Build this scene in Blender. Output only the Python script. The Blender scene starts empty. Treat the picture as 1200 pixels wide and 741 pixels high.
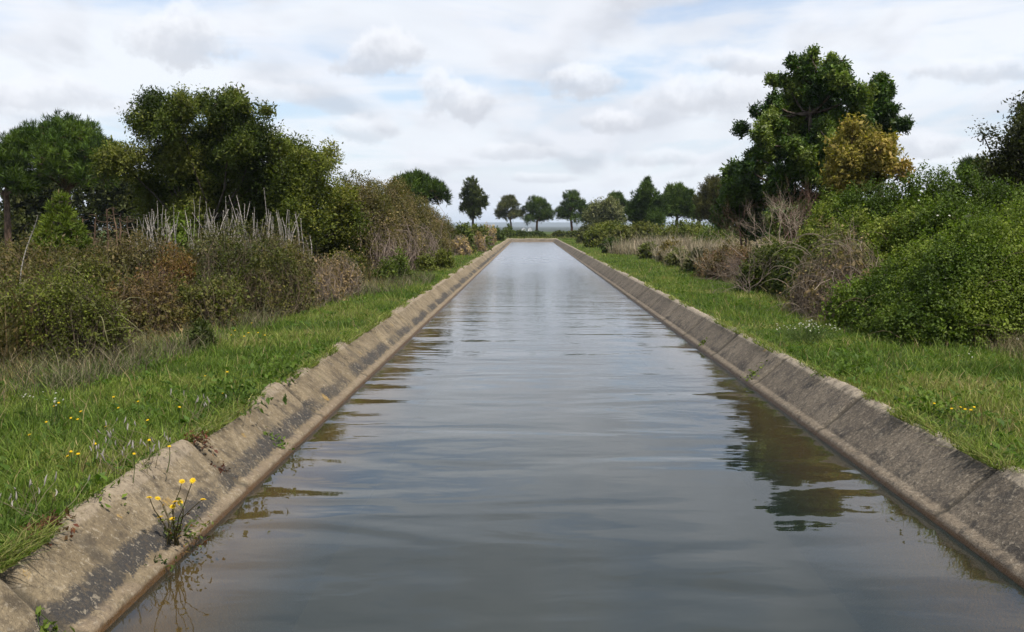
import bpy, math, random
import numpy as np

rng = np.random.default_rng(7)
random.seed(7)
F, VX, HY, EYE = 1152.0, 620.5, 264.0, 2.2


def AX(px, Y): return (px - VX) / F * Y
def AZ(py, Y): return EYE + (HY - py) / F * Y


sc = bpy.context.scene
COL = sc.collection
UP = np.array([0, 0, 1.0])

# ------------------------------------------------------------------ noise
_T = np.random.default_rng(3).random((64, 64, 64))


def vnoise(p, scale=1.0, off=0.0):
    p = np.asarray(p, float) * scale + off + 100.37
    i = np.floor(p).astype(int)
    f = p - i
    f = f * f * (3 - 2 * f)
    out = 0
    for dx in (0, 1):
        wx = f[:, 0] if dx else 1 - f[:, 0]
        for dy in (0, 1):
            wy = f[:, 1] if dy else 1 - f[:, 1]
            for dz in (0, 1):
                wz = f[:, 2] if dz else 1 - f[:, 2]
                out = out + wx * wy * wz * _T[(i[:, 0] + dx) & 63, (i[:, 1] + dy) & 63, (i[:, 2] + dz) & 63]
    return out


def fbm(p, scale=1.0, oct=3, off=0.0):
    a, s, t = 0, 0, 1.0
    for k in range(oct):
        a = a + t * vnoise(p, scale * 2 ** k, off + 17.3 * k)
        s += t
        t *= .5
    return a / s


def norm(v):
    return v / np.maximum(np.linalg.norm(v, axis=-1, keepdims=True), 1e-9)


# ------------------------------------------------------------------ mesh builder
class Geo:
    def __init__(self):
        self.v, self.f, self.c, self.n = [], [], [], 0

    def quads(self, V, C):
        """V (m,4,3), C (m,3)"""
        m = len(V)
        if m == 0: return
        self.v.append(V.reshape(-1, 3))
        self.f.append((np.arange(m * 4).reshape(m, 4) + self.n))
        self.c.append(np.broadcast_to(C, (m, 3)))
        self.n += m * 4

    def mesh(self, V, Fq, C):
        V = np.asarray(V, float); Fq = np.asarray(Fq, int)
        self.v.append(V); self.f.append(Fq + self.n)
        self.c.append(np.broadcast_to(C, (len(Fq), 3)))
        self.n += len(V)

    def tubes(self, P, R, C, sides=4):
        """P (n,k,3) R (n,k) C (n,3) or (3,)"""
        P = np.asarray(P, float); R = np.asarray(R, float)
        n, k, _ = P.shape
        T = np.gradient(P, axis=1)
        T = norm(T)
        ref = np.where(np.abs(T[:, :1, 2:3]) > .9, np.array([1., 0, 0]), UP)
        A = norm(np.cross(T, np.broadcast_to(ref, T.shape)))
        B = np.cross(T, A)
        ang = np.arange(sides) / sides * 2 * np.pi
        ring = (A[:, :, None] * np.cos(ang)[None, None, :, None] + B[:, :, None] * np.sin(ang)[None, None, :, None])
        V = P[:, :, None] + ring * R[:, :, None, None]
        idx = np.arange(n * k * sides).reshape(n, k, sides)
        a = idx[:, :-1, :]; b = np.roll(idx, -1, 2)[:, :-1, :]
        c = np.roll(idx, -1, 2)[:, 1:, :]; d = idx[:, 1:, :]
        Fq = np.stack([a, b, c, d], -1).reshape(-1, 4)
        C = np.asarray(C, float)
        if C.ndim == 1: C = np.broadcast_to(C, (n, 3))
        self.mesh(V.reshape(-1, 3), Fq, np.repeat(C, (k - 1) * sides, 0))

    def leaves(self, pos, d, nrm, L, W, C, fold=.18):
        """diamond shaped leaf quads"""
        d = norm(d)
        s = norm(np.cross(d, nrm))
        u = np.cross(s, d)
        L = np.asarray(L)[:, None]; W = np.asarray(W)[:, None]
        p0 = pos
        p1 = pos + d * L * .45 + s * W * .5 + u * W * fold
        p2 = pos + d * L - u * L * .08
        p3 = pos + d * L * .45 - s * W * .5 + u * W * fold
        self.quads(np.stack([p0, p1, p2, p3], 1), C)

    def blades(self, pos, lean, H, W, C, segs=2):
        """grass blades: lean (n,2) horizontal tip offset"""
        n = len(pos)
        a = rng.uniform(0, 2 * np.pi, n)
        s = np.stack([np.cos(a), np.sin(a), 0 * a], 1) * W[:, None] * .5
        ln = np.concatenate([lean, np.zeros((n, 1))], 1)
        rows = []
        for k in range(segs + 1):
            t = k / segs
            z = H * (t - .18 * t * t)
            c = pos + ln * (t ** 1.8) + UP * z[:, None]
            w = (1 - .85 * t ** 1.5)
            rows.append((c - s * w, c + s * w))
        for k in range(segs):
            self.quads(np.stack([rows[k][0], rows[k][1], rows[k + 1][1], rows[k + 1][0]], 1), C)

    def build(self, name, mat, parent=None, smooth=False, tint=True):
        me = bpy.data.meshes.new(name)
        V = np.concatenate(self.v).astype(np.float32); Fq = np.concatenate(self.f).astype(np.int32)
        C = np.concatenate(self.c).astype(np.float32)
        me.vertices.add(len(V)); me.vertices.foreach_set('co', V.ravel())
        me.loops.add(Fq.size); me.loops.foreach_set('vertex_index', Fq.ravel())
        me.polygons.add(len(Fq))
        me.polygons.foreach_set('loop_start', np.arange(0, Fq.size, 4, dtype=np.int32))
        me.polygons.foreach_set('loop_total', np.full(len(Fq), 4, dtype=np.int32))
        if smooth: me.polygons.foreach_set('use_smooth', np.ones(len(Fq), bool))
        me.update(calc_edges=True)
        if tint:
            at = me.attributes.new('tint', 'FLOAT_COLOR', 'FACE')
            at.data.foreach_set('color', np.concatenate([C, np.ones((len(C), 1), np.float32)], 1).ravel())
        me.materials.append(mat)
        o = bpy.data.objects.new(name, me)
        COL.objects.link(o)
        if parent is not None:
            o.parent = parent
            o.matrix_parent_inverse.identity()
            me.vertices.foreach_set('co', (V - np.array(parent.location, np.float32)).ravel())
            me.update()
        return o


def tag(o, label=None, cat=None, group=None, kind=None):
    if label: o['label'] = label
    if cat: o['category'] = cat
    if group: o['group'] = group
    if kind: o['kind'] = kind
    return o


def thing(name, loc, label, cat, group=None):
    o = bpy.data.objects.new(name, None)
    o.empty_display_size = .2
    COL.objects.link(o)
    o.location = loc
    return tag(o, label, cat, group)


def copy_tree(o, parent=None):
    c = o.copy(); COL.objects.link(c)
    if parent is not None: c.parent = parent
    for ch in [x for x in bpy.data.objects if x.parent == o]:
        copy_tree(ch, c)
    return c


# ------------------------------------------------------------------ materials
def new_mat(name):
    m = bpy.data.materials.new(name); m.use_nodes = True
    nt = m.node_tree; nt.nodes.clear()
    return m, nt


class NT:
    def __init__(s, nt): s.t = nt
    def n(s, typ, **kw):
        o = s.t.nodes.new(typ)
        for k, v in kw.items(): setattr(o, k, v)
        return o
    def l(s, a, b): s.t.links.new(a, b)
    def val(s, x, sock):
        if hasattr(x, 'is_output'): s.l(x, sock)
        else: sock.default_value = x
    def math(s, op, a, b=0.0, c=None, clamp=False):
        o = s.n('ShaderNodeMath', operation=op, use_clamp=clamp)
        s.val(a, o.inputs[0]); s.val(b, o.inputs[1])
        if c is not None: s.val(c, o.inputs[2])
        return o.outputs[0]
    def mix(s, f, a, b, blend='MIX'):
        o = s.n('ShaderNodeMix', data_type='RGBA', blend_type=blend)
        s.val(f, o.inputs[0])
        for x, k in ((a, 6), (b, 7)):
            if isinstance(x, tuple): x = x + (1,) if len(x) == 3 else x
            s.val(x, o.inputs[k])
        return o.outputs[2]
    def ramp(s, x, lo, hi, smooth=True):
        o = s.n('ShaderNodeMapRange', interpolation_type='SMOOTHSTEP' if smooth else 'LINEAR')
        s.val(x, o.inputs[0]); o.inputs[1].default_value = lo; o.inputs[2].default_value = hi
        return o.outputs[0]
    def noise(s, vec, scale, detail=3, rough=.55, dist=0.0):
        o = s.n('ShaderNodeTexNoise')
        if vec is not None: s.l(vec, o.inputs['Vector'])
        o.inputs['Scale'].default_value = scale; o.inputs['Detail'].default_value = detail
        o.inputs['Roughness'].default_value = rough; o.inputs['Distortion'].default_value = dist
        return o.outputs[0]
    def vmul(s, vec, xyz):
        o = s.n('ShaderNodeVectorMath', operation='MULTIPLY')
        s.l(vec, o.inputs[0]); o.inputs[1].default_value = xyz
        return o.outputs[0]
    def vadd(s, a, b):
        o = s.n('ShaderNodeVectorMath', operation='ADD')
        s.val(a, o.inputs[0]); s.val(b, o.inputs[1])
        return o.outputs[0]


def leaf_material(name, trans=.3, rough=.5, spec=.35, tgain=(1.1, 1.3, .6), gain=(1.0, 1.0, 1.0)):
    m, nt = new_mat(name); N = NT(nt)
    out = N.n('ShaderNodeOutputMaterial')
    at = N.n('ShaderNodeAttribute', attribute_name='tint')
    geo = N.n('ShaderNodeNewGeometry')
    nz = N.noise(geo.outputs['Position'], 9, 2)
    hs = N.n('ShaderNodeHueSaturation')
    N.l(N.mix(1.0, at.outputs['Color'], gain, 'MULTIPLY'), hs.inputs['Color'])
    N.l(N.math('MULTIPLY_ADD', nz, .5, .75), hs.inputs['Value'])
    p = N.n('ShaderNodeBsdfPrincipled')
    N.l(hs.outputs[0], p.inputs['Base Color'])
    p.inputs['Roughness'].default_value = rough
    p.inputs['Specular IOR Level'].default_value = spec
    if trans > 0:
        t = N.n('ShaderNodeBsdfTranslucent')
        N.l(N.mix(1.0, hs.outputs[0], tgain, 'MULTIPLY'), t.inputs['Color'])
        mx = N.n('ShaderNodeMixShader'); mx.inputs[0].default_value = trans
        N.l(p.outputs[0], mx.inputs[1]); N.l(t.outputs[0], mx.inputs[2])
        N.l(mx.outputs[0], out.inputs[0])
    else:
        N.l(p.outputs[0], out.inputs[0])
    return m


M_LEAF = leaf_material('leaf', .32, .6, .2, gain=(1.52, 1.34, .92))
M_GLOSS = leaf_material('glossy_leaf', .25, .5, .3, gain=(1.38, 1.38, .9))
M_NEEDLE = leaf_material('pine_needle', .2, .6, .2, gain=(1.50, 1.30, .9))
M_GRASS = leaf_material('grass_blade', .38, .6, .2, gain=(1.25, 1.15, 1.0))
M_DRY = leaf_material('dry_stalk', .12, .8, .1, (1, 1, .9))
M_TWIG = leaf_material('twig_bark', 0, .85, .15)
M_PETAL = leaf_material('petal', .25, .6, .2, (1, 1, .8))


def bark_material():
    m, nt = new_mat('bark'); N = NT(nt)
    out = N.n('ShaderNodeOutputMaterial')
    at = N.n('ShaderNodeAttribute', attribute_name='tint')
    tc = N.n('ShaderNodeTexCoord')
    v = N.vmul(tc.outputs['Object'], (1, 1, .25))
    a = N.noise(v, 14, 4, .65)
    c = N.mix(N.ramp(a, .35, .68), N.mix(1, at.outputs['Color'], (.45, .43, .42), 'MULTIPLY'),
              N.mix(1, at.outputs['Color'], (1.5, 1.45, 1.4), 'MULTIPLY'))
    p = N.n('ShaderNodeBsdfPrincipled'); p.inputs['Roughness'].default_value = .9
    p.inputs['Specular IOR Level'].default_value = .15
    N.l(c, p.inputs['Base Color'])
    b = N.n('ShaderNodeBump'); b.inputs['Distance'].default_value = .03; b.inputs['Strength'].default_value = .8
    N.l(a, b.inputs['Height']); N.l(b.outputs[0], p.inputs['Normal'])
    N.l(p.outputs[0], out.inputs[0])
    return m


M_BARK = bark_material()


def plain_mat(name, col, rough=.8):
    m, nt = new_mat(name); N = NT(nt)
    out = N.n('ShaderNodeOutputMaterial'); p = N.n('ShaderNodeBsdfPrincipled')
    tc = N.n('ShaderNodeTexCoord')
    a = N.noise(tc.outputs['Object'], 1.2, 4, .6)
    N.l(N.mix(a, tuple(.8 * x for x in col), tuple(min(1, 1.1 * x) for x in col)), p.inputs['Base Color'])
    p.inputs['Roughness'].default_value = rough
    N.l(p.outputs[0], out.inputs[0])
    return m


def ground_material():
    m, nt = new_mat('soil_and_turf'); N = NT(nt)
    out = N.n('ShaderNodeOutputMaterial'); p = N.n('ShaderNodeBsdfPrincipled')
    geo = N.n('ShaderNodeNewGeometry'); P = geo.outputs['Position']
    a = N.noise(P, .35, 4, .6); b = N.noise(P, 5, 4, .7); c = N.noise(P, 40, 3, .7)
    turf = N.mix(N.ramp(b, .3, .7), (.026, .046, .010), (.062, .100, .020))
    turf = N.mix(N.ramp(c, .45, .75), turf, (.10, .095, .04))
    soil = N.mix(b, (.035, .027, .016), (.09, .07, .042))
    f = N.ramp(N.math('ADD', N.math('MULTIPLY', a, .7), N.math('MULTIPLY', b, .3)), .56, .70)
    sp = N.n('ShaderNodeSeparateXYZ'); N.l(P, sp.inputs[0])
    woods = N.mix(N.noise(P, .004, 4, .6), (.016, .024, .016), (.045, .05, .028))
    N.l(N.mix(N.ramp(sp.outputs[1], 330, 480), N.mix(f, turf, soil), woods), p.inputs['Base Color'])
    p.inputs['Roughness'].default_value = .95; p.inputs['Specular IOR Level'].default_value = .1
    bm = N.n('ShaderNodeBump'); bm.inputs['Distance'].default_value = .05; bm.inputs['Strength'].default_value = .8
    N.l(c, bm.inputs['Height']); N.l(bm.outputs[0], p.inputs['Normal'])
    N.l(p.outputs[0], out.inputs[0])
    return m


def concrete_material(name, left):
    m, nt = new_mat(name); N = NT(nt)
    out = N.n('ShaderNodeOutputMaterial'); p = N.n('ShaderNodeBsdfPrincipled')
    geo = N.n('ShaderNodeNewGeometry'); P = geo.outputs['Position']
    sep = N.n('ShaderNodeSeparateXYZ'); N.l(P, sep.inputs[0])
    z = sep.outputs[2]
    big = N.noise(P, .9, 4, .6); med = N.noise(P, 5, 5, .65, .4); fine = N.noise(P, 38, 4, .7); tiny = N.noise(P, 140, 2, .6)
    vo = N.n('ShaderNodeTexVoronoi'); vo.inputs['Scale'].default_value = 42; N.l(P, vo.inputs['Vector'])
    agg = N.ramp(vo.outputs['Distance'], .25, .6)
    if left:
        c = N.mix(N.ramp(big, .35, .65), (.180, .136, .080), (.290, .226, .140))
        c = N.mix(N.ramp(med, .48, .68), c, (.100, .077, .050))
        c = N.mix(N.math('MULTIPLY', N.ramp(fine, .58, .72), .8), c, (.44, .37, .28))
        c = N.mix(N.math('MULTIPLY', agg, .25), c, (.07, .055, .04))
    else:
        c = N.mix(N.ramp(big, .35, .65), (.130, .104, .076), (.225, .182, .132))
        c = N.mix(N.ramp(med, .50, .66), c, (.078, .066, .053))
        c = N.mix(N.math('MULTIPLY', N.ramp(fine, .54, .70), .9), c, (.33, .28, .215))
        c = N.mix(N.math('MULTIPLY', agg, .4), c, (.050, .042, .034))
    # black algae band above the toe
    wob = N.math('MULTIPLY_ADD', med, .16, N.math('MULTIPLY_ADD', big, .12, -.14))
    zz = N.math('ADD', z, wob)
    if left:
        zf = N.math('ADD', zz, N.math('MULTIPLY_ADD', fine, .14, -.07))
        band = N.math('MULTIPLY', N.ramp(zf, .075, .10), N.ramp(zf, .225, .185))
        band = N.math('MULTIPLY', band, N.ramp(N.math('ADD', N.noise(P, 1.1, 3, .6), N.math('MULTIPLY_ADD', fine, .4, -.2)), .34, .52))
        c = N.mix(N.math('MULTIPLY', band, N.math('MULTIPLY_ADD', fine, .9, .5, clamp=True)), c, (.042, .039, .037))
    else:
        band = N.math('MULTIPLY', N.ramp(z, .07, .10), N.ramp(zz, .20, .12))
        c = N.mix(N.math('MULTIPLY', N.math('MULTIPLY', band, N.ramp(N.noise(P, 2.2, 3, .6), .52, .6)), .7), c, (.035, .032, .030))
    # pale toe ledge and pale top lip
    toe = N.math('MULTIPLY', N.ramp(z, .03, .045), N.ramp(z, .105, .075))
    c = N.mix(N.math('MULTIPLY', N.math('MULTIPLY', toe, N.ramp(med, .35, .55)), .7), c, (.24, .18, .12) if left else (.25, .195, .135))
    lip = N.math('MULTIPLY', N.ramp(N.math('ADD', z, N.math('MULTIPLY_ADD', fine, .05, -.025)), .385, .41), N.ramp(med, .30, .50))
    c = N.mix(N.math('MULTIPLY', lip, .75), c, (.30, .24, .17) if left else (.42, .35, .26))
    # lichen patches (an attribute laid on the slabs)
    at = N.n('ShaderNodeAttribute', attribute_name='lichen')
    c = N.mix(N.math('MULTIPLY', N.ramp(N.math('MULTIPLY', at.outputs['Fac'], N.math('MULTIPLY_ADD', fine, 2.6, -.55)), .32, .55), .75), c, (.36, .225, .06))
    spk = N.noise(P, 20, 3, .75)
    c = N.mix(N.math('MULTIPLY', N.ramp(spk, .56, .66), .55), c, (.36, .30, .215) if left else (.34, .285, .21))
    c = N.mix(N.math('MULTIPLY', N.ramp(spk, .46, .36), .60), c, (.10, .076, .05) if left else (.060, .050, .040))
    strk = N.noise(N.vmul(P, (1, 6, 1)), .9, 4, .65)
    c = N.mix(N.math('MULTIPLY', N.math('MULTIPLY', N.ramp(strk, .52, .68), N.ramp(z, .05, .12)), .45), c, (.075, .062, .045) if left else (.045, .040, .034))
    # joints
    jt = N.n('ShaderNodeAttribute', attribute_name='joint')
    c = N.mix(N.math('MULTIPLY', jt.outputs['Fac'], .9), c, (.05, .042, .03))
    # brown waterline, silted concrete; darkening with depth paints in the water's absorption of light
    wl = N.ramp(N.math('ADD', z, N.math('MULTIPLY_ADD', med, .03, -.015)), .055, .02)
    c = N.mix(wl, c, N.mix(med, (.060, .030, .010), (.135, .070, .022)))
    c = N.mix(N.ramp(z, -.02, -.10), c, N.mix(big, (.20, .115, .026), (.31, .19, .05)))
    c = N.mix(N.ramp(z, -.10, -.60), c, (.018, .017, .010))
    N.l(c, p.inputs['Base Color'])
    N.l(N.math('MULTIPLY_ADD', N.ramp(z, .02, .07), .55, .35), p.inputs['Roughness'])
    p.inputs['Specular IOR Level'].default_value = .25
    h = N.math('ADD', N.math('MULTIPLY', fine, .5), N.math('ADD', N.math('MULTIPLY', med, .6), N.math('MULTIPLY', tiny, .2)))
    bm = N.n('ShaderNodeBump'); bm.inputs['Distance'].default_value = .03; bm.inputs['Strength'].default_value = 1.0
    N.l(h, bm.inputs['Height']); N.l(bm.outputs[0], p.inputs['Normal'])
    N.l(p.outputs[0], out.inputs[0])
    return m


def water_material():
    m, nt = new_mat('canal_water'); N = NT(nt)
    out = N.n('ShaderNodeOutputMaterial')
    geo = N.n('ShaderNodeNewGeometry'); P = geo.outputs['Position']
    sep = N.n('ShaderNodeSeparateXYZ'); N.l(P, sep.inputs[0])
    # swell: long crests lying across the canal; wind ruffles further out
    w1 = N.noise(N.vmul(P, (.33, 1.0, 1)), .95, 1.5, .5, .6)
    w2 = N.noise(N.vmul(P, (.55, 1.1, 1)), 3.2, 2, .5, .4)
    w3 = N.noise(N.vmul(P, (.8, 1.2, 1)), 9, 2, .5)
    gust = N.ramp(N.noise(N.vmul(P, (.5, .16, 1)), .5, 3, .6), .40, .62)
    far = N.ramp(sep.outputs[1], 13, 48)
    mid = N.ramp(sep.outputs[1], 7, 16)
    ruf = N.math('ADD', N.math('MULTIPLY', far, 1.7), N.math('MULTIPLY', N.math('MULTIPLY', gust, mid), .35))
    h = N.math('ADD', N.math('MULTIPLY', w1, .060), N.math('MULTIPLY', w2, N.math('MULTIPLY_ADD', ruf, .026, .0040)))
    h = N.math('ADD', h, N.math('MULTIPLY', w3, N.math('MULTIPLY', ruf, .015)))
    bm = N.n('ShaderNodeBump'); bm.inputs['Distance'].default_value = 1.0; bm.inputs['Strength'].default_value = .55
    N.l(h, bm.inputs['Height'])
    fr = N.n('ShaderNodeFresnel'); fr.inputs['IOR'].default_value = 1.333
    N.l(bm.outputs[0], fr.inputs['Normal'])
    gl = N.n('ShaderNodeBsdfGlossy'); N.l(N.math('MULTIPLY_ADD', N.math('ADD', N.math('MULTIPLY', N.ramp(sep.outputs[1], 18, 75), .26), N.math('MULTIPLY', N.math('MULTIPLY', gust, mid), .05)), 1.0, .02), gl.inputs['Roughness'])
    gl.inputs['Color'].default_value = (.97, .98, 1, 1)
    N.l(bm.outputs[0], gl.inputs['Normal'])
    tr = N.n('ShaderNodeBsdfTransparent'); tr.inputs['Color'].default_value = (.86, .80, .58, 1)
    df = N.n('ShaderNodeBsdfDiffuse')
    N.l(N.mix(N.noise(P, .35, 3), (.018, .034, .033), (.031, .046, .040)), df.inputs['Color'])
    body = N.n('ShaderNodeMixShader'); body.inputs[0].default_value = .36
    N.l(tr.outputs[0], body.inputs[1]); N.l(df.outputs[0], body.inputs[2])
    mx = N.n('ShaderNodeMixShader')
    N.l(fr.outputs[0], mx.inputs[0]); N.l(body.outputs[0], mx.inputs[1]); N.l(gl.outputs[0], mx.inputs[2])
    N.l(mx.outputs[0], out.inputs[0])
    return m


# ------------------------------------------------------------------ camera
cam = bpy.data.cameras.new('camera')
cam.sensor_width = 36; cam.lens = 36 * F / 1200; cam.clip_end = 30000; cam.clip_start = .05
co = bpy.data.objects.new('camera', cam); COL.objects.link(co)
co.location = (0, 0, EYE)
pitch = math.atan((370.5 - HY) / F)
yaw = math.atan((VX - 600) / F * math.cos(pitch))
co.rotation_euler = (math.pi / 2 - pitch, 0, yaw)
sc.camera = co

# ------------------------------------------------------------------ light and sky
SUN_EL, SUN_AZ = math.radians(63), math.radians(140)   # azimuth clockwise from +Y: behind the camera, to its right
sv = np.array([math.sin(SUN_AZ) * math.cos(SUN_EL), math.cos(SUN_AZ) * math.cos(SUN_EL), math.sin(SUN_EL)])
sl = bpy.data.lights.new('sun', 'SUN'); sl.energy = 4.0; sl.angle = math.radians(2.0); sl.color = (1, .95, .86)
so = bpy.data.objects.new('sun', sl); COL.objects.link(so)
from mathutils import Vector
so.rotation_euler = Vector(-sv).to_track_quat('-Z', 'Y').to_euler()
so.location = (20, -30, 60)

world = bpy.data.worlds.new('World'); sc.world = world; world.use_nodes = True
nt = world.node_tree; nt.nodes.clear(); N = NT(nt)
wo = N.n('ShaderNodeOutputWorld'); bg = N.n('ShaderNodeBackground'); bg.inputs['Strength'].default_value = .1
sky = N.n('ShaderNodeTexSky', sky_type='NISHITA'); sky.sun_disc = False
sky.sun_elevation = SUN_EL; sky.sun_rotation = SUN_AZ; sky.air_density = 1.0; sky.dust_density = 1.5; sky.ozone_density = 1.2
tc = N.n('ShaderNodeTexCoord'); D = tc.outputs['Generated']
sep = N.n('ShaderNodeSeparateXYZ'); N.l(D, sep.inputs[0])
dz = N.math('MAXIMUM', sep.outputs[2], 0.0)


az = N.math('ARCTAN2', sep.outputs[0], sep.outputs[1])
EL0 = .075
elc = N.math('ADD', dz, EL0)
lat = N.math('DIVIDE', az, N.math('SQRT', elc))
lne = N.math('LOGARITHM', elc, math.e)


def cells(du, kx, ky, ox, oy, scale, detail=5, rough=.52, dist=.2):
    """cloud noise laid on the sky: cells shrink towards the horizon"""
    v = N.n('ShaderNodeCombineXYZ')
    N.l(N.math('MULTIPLY_ADD', lat, kx, ox), v.inputs[0])
    N.l(N.math('MULTIPLY_ADD', N.math('ADD', lne, du), ky, oy), v.inputs[1])
    return N.noise(v.outputs[0], scale, detail, rough, dist)


SEED = (5.3, 2.1)
def puff(du): return cells(du, 2.1, 1.75, SEED[0], SEED[1], 2.0, 5, .47, .1)
d0 = puff(0.0); dhi = puff(.11); dlo = puff(-.11)
cov = N.ramp(d0, .46, .60)
under = N.ramp(N.math('SUBTRACT', dhi, dlo), -.06, .22)
crest = N.ramp(N.math('SUBTRACT', dlo, dhi), .0, .14)
thick = N.ramp(d0, .48, .68)
grey = N.math('ADD', N.math('MULTIPLY', thick, .40), N.math('MULTIPLY', under, .70), clamp=True)
grey = N.math('MULTIPLY', grey, N.math('SUBTRACT', 1.0, N.math('MULTIPLY', crest, .8)))
white = (6.6, 6.75, 7.2); dark = (4.3, 4.5, 5.0)
cum = N.mix(grey, white, dark)
# a high veil of thin cloud, with blue showing through it in places
veil_n = cells(0.0, 1.1, 2.6, 9.4, 3.7, 1.3, 5, .58, .6)
vbase = N.math('MULTIPLY_ADD', N.ramp(sep.outputs[2], .20, .38), -.36, .40)
veil = N.math('MAXIMUM', N.math('MULTIPLY_ADD', N.ramp(veil_n, .36, .58), .56, vbase), N.ramp(sep.outputs[2], .12, .03))
veil_g = N.ramp(cells(0.0, 1.0, 1.4, 2.2, 8.1, 1.1, 4, .5, .3), .44, .66)
veilc = N.mix(veil_g, (6.6, 6.85, 7.25), (5.5, 5.75, 6.3))
skyc = N.mix(1.0, sky.outputs[0], (.95, 1.12, 1.28), 'MULTIPLY')
c = N.mix(veil, skyc, veilc)
c = N.mix(N.math('MULTIPLY', cov, .62), c, cum)
# single fair weather cumulus: bearing, height, half width, half height (degrees), strength
wn1 = N.noise(D, 22, 5, .62); wn2 = N.noise(N.vadd(D, (3.3, 1.1, 5.2)), 22, 5, .62); wn3 = N.noise(N.vadd(D, (7.1, 2.4, .6)), 60, 3, .6)
CUM = [(-8.0, 9.4, 2.9, 1.75, .75), (-4.2, 6.9, 2.0, 1.8, .75), (2.9, 7.9, 2.6, 1.25, .8), (5.0, 5.7, 1.9, .95, .75), (9.6, 7.0, 3.4, 1.35, .6), (12.5, 8.6, 2.6, 1.0, .6), (-19.5, 9.9, 3.4, 2.3, .7),
       (24.5, 7.8, 3.6, .9, .6), (-9.5, 5.4, 2.2, 1.2, .5), (-1.0, 4.1, 2.6, .7, .5), (7.5, 3.6, 2.8, .8, .5), (21.0, 4.2, 2.4, .9, .6), (-6.5, 3.2, 2.0, .7, .4), (6.2, 12.4, 3.0, .9, .4), (-26, 6.5, 3.5, 1.4, .5),
       (-14.5, 7.2, 2.4, .9, .35), (.8, 2.6, 2.2, .45, .5), (17.2, 7.0, 1.6, .7, .45), (38, 8, 4, 1.8, .6), (-40, 9, 4.5, 2, .6), (32, 14, 5, 2.2, .5), (-33, 15, 5, 2.4, .5)]
for (a_, e_, sx, sy, st_) in CUM:
    u = N.math('MULTIPLY', N.math('SUBTRACT', az, math.radians(a_)), 1 / math.radians(sx))
    v = N.math('MULTIPLY', N.math('SUBTRACT', dz, math.radians(e_)), 1 / math.radians(sy))
    u = N.math('ADD', u, N.math('MULTIPLY_ADD', wn1, 2.2, -1.1)); v = N.math('ADD', v, N.math('MULTIPLY_ADD', wn2, 2.0, -1.0))
    vb = N.math('MULTIPLY', v, N.math('MULTIPLY_ADD', N.math('LESS_THAN', v, 0.0), .5, 1.0))
    r2 = N.math('ADD', N.math('MULTIPLY', u, u), N.math('MULTIPLY', vb, vb))
    mk = N.math('MULTIPLY', N.ramp(r2, 1.15, .30), st_)
    sh = N.ramp(N.math('ADD', v, N.math('MULTIPLY_ADD', wn3, .9, -.45)), .75, -.35)
    c = N.mix(mk, c, N.mix(sh, (7.1, 7.2, 7.55), (4.5, 4.68, 5.15)))
# overhead the deck is thicker and greyer than low down
over = N.ramp(sep.outputs[2], .26, .62)
c = N.mix(N.math('MULTIPLY', over, .95), c, N.mix(1.0, c, (.58, .61, .65), 'MULTIPLY'))
c = N.mix(N.ramp(sep.outputs[2], .05, .005), c, (5.9, 6.3, 7.0))
N.l(c, bg.inputs['Color']); N.l(bg.outputs[0], wo.inputs[0])

sc.view_settings.view_transform = 'Standard'; sc.view_settings.look = 'None'
sc.view_settings.exposure = .52; sc.view_settings.gamma = 1; sc.view_settings.use_curve_mapping = False
sc.render.engine = 'CYCLES'
cy = sc.cycles
cy.max_bounces = 8; cy.diffuse_bounces = 3; cy.glossy_bounces = 3; cy.transmission_bounces = 4; cy.transparent_max_bounces = 8
cy.volume_bounces = 2; cy.caustics_reflective = False; cy.caustics_refractive = False
cy.use_denoising = True
try: cy.use_adaptive_sampling = True; cy.adaptive_threshold = .02
except Exception: pass
sc.render.resolution_x = 1024; sc.render.resolution_y = 632

# ------------------------------------------------------------------ terrain
XL, XR, YE = -2.80, 3.50, 129.3      # edges of the ground where the canal lining starts


def ground_z(x, y):
    x = np.asarray(x, float); y = np.asarray(y, float)
    p = np.stack([x, y, 0 * x], -1).reshape(-1, 3)
    n1 = (fbm(p, .45, 3) - .5).reshape(x.shape); n2 = (fbm(p, .07, 2, 9) - .5).reshape(x.shape)
    dl = np.clip(XL - x, 0, None); dr = np.clip(x - XR, 0, None); de = np.clip(y - YE, 0, None)
    dist = np.maximum(np.maximum(dl, dr), de)
    w = np.clip(dist / 1.5, 0, 1)
    z = .415 + .10 * n1 * w + .5 * n2 * np.clip((dist - 2) / 8, 0, 1)
    z = z + .25 * np.clip((dl - 3) / 5, 0, 1)
    bank = np.clip((dr - 3.2) / 2.2, 0, 1) * np.clip((y - 34) / 12, 0, 1) * np.clip((115 - y) / 20, 0, 1)
    z = z + .40 * bank * bank * (3 - 2 * bank) + .22 * np.clip((dr - 3) / 4, 0, 1)
    far = np.clip((y - 260) / 160, 0, 1); far = far * far * (3 - 2 * far)
    z = z - far * (5.6 + z * .5)
    return z


def axis(parts):
    out = []
    for a, b, s in parts: out += list(np.arange(a, b - 1e-6, s))
    return out


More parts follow.
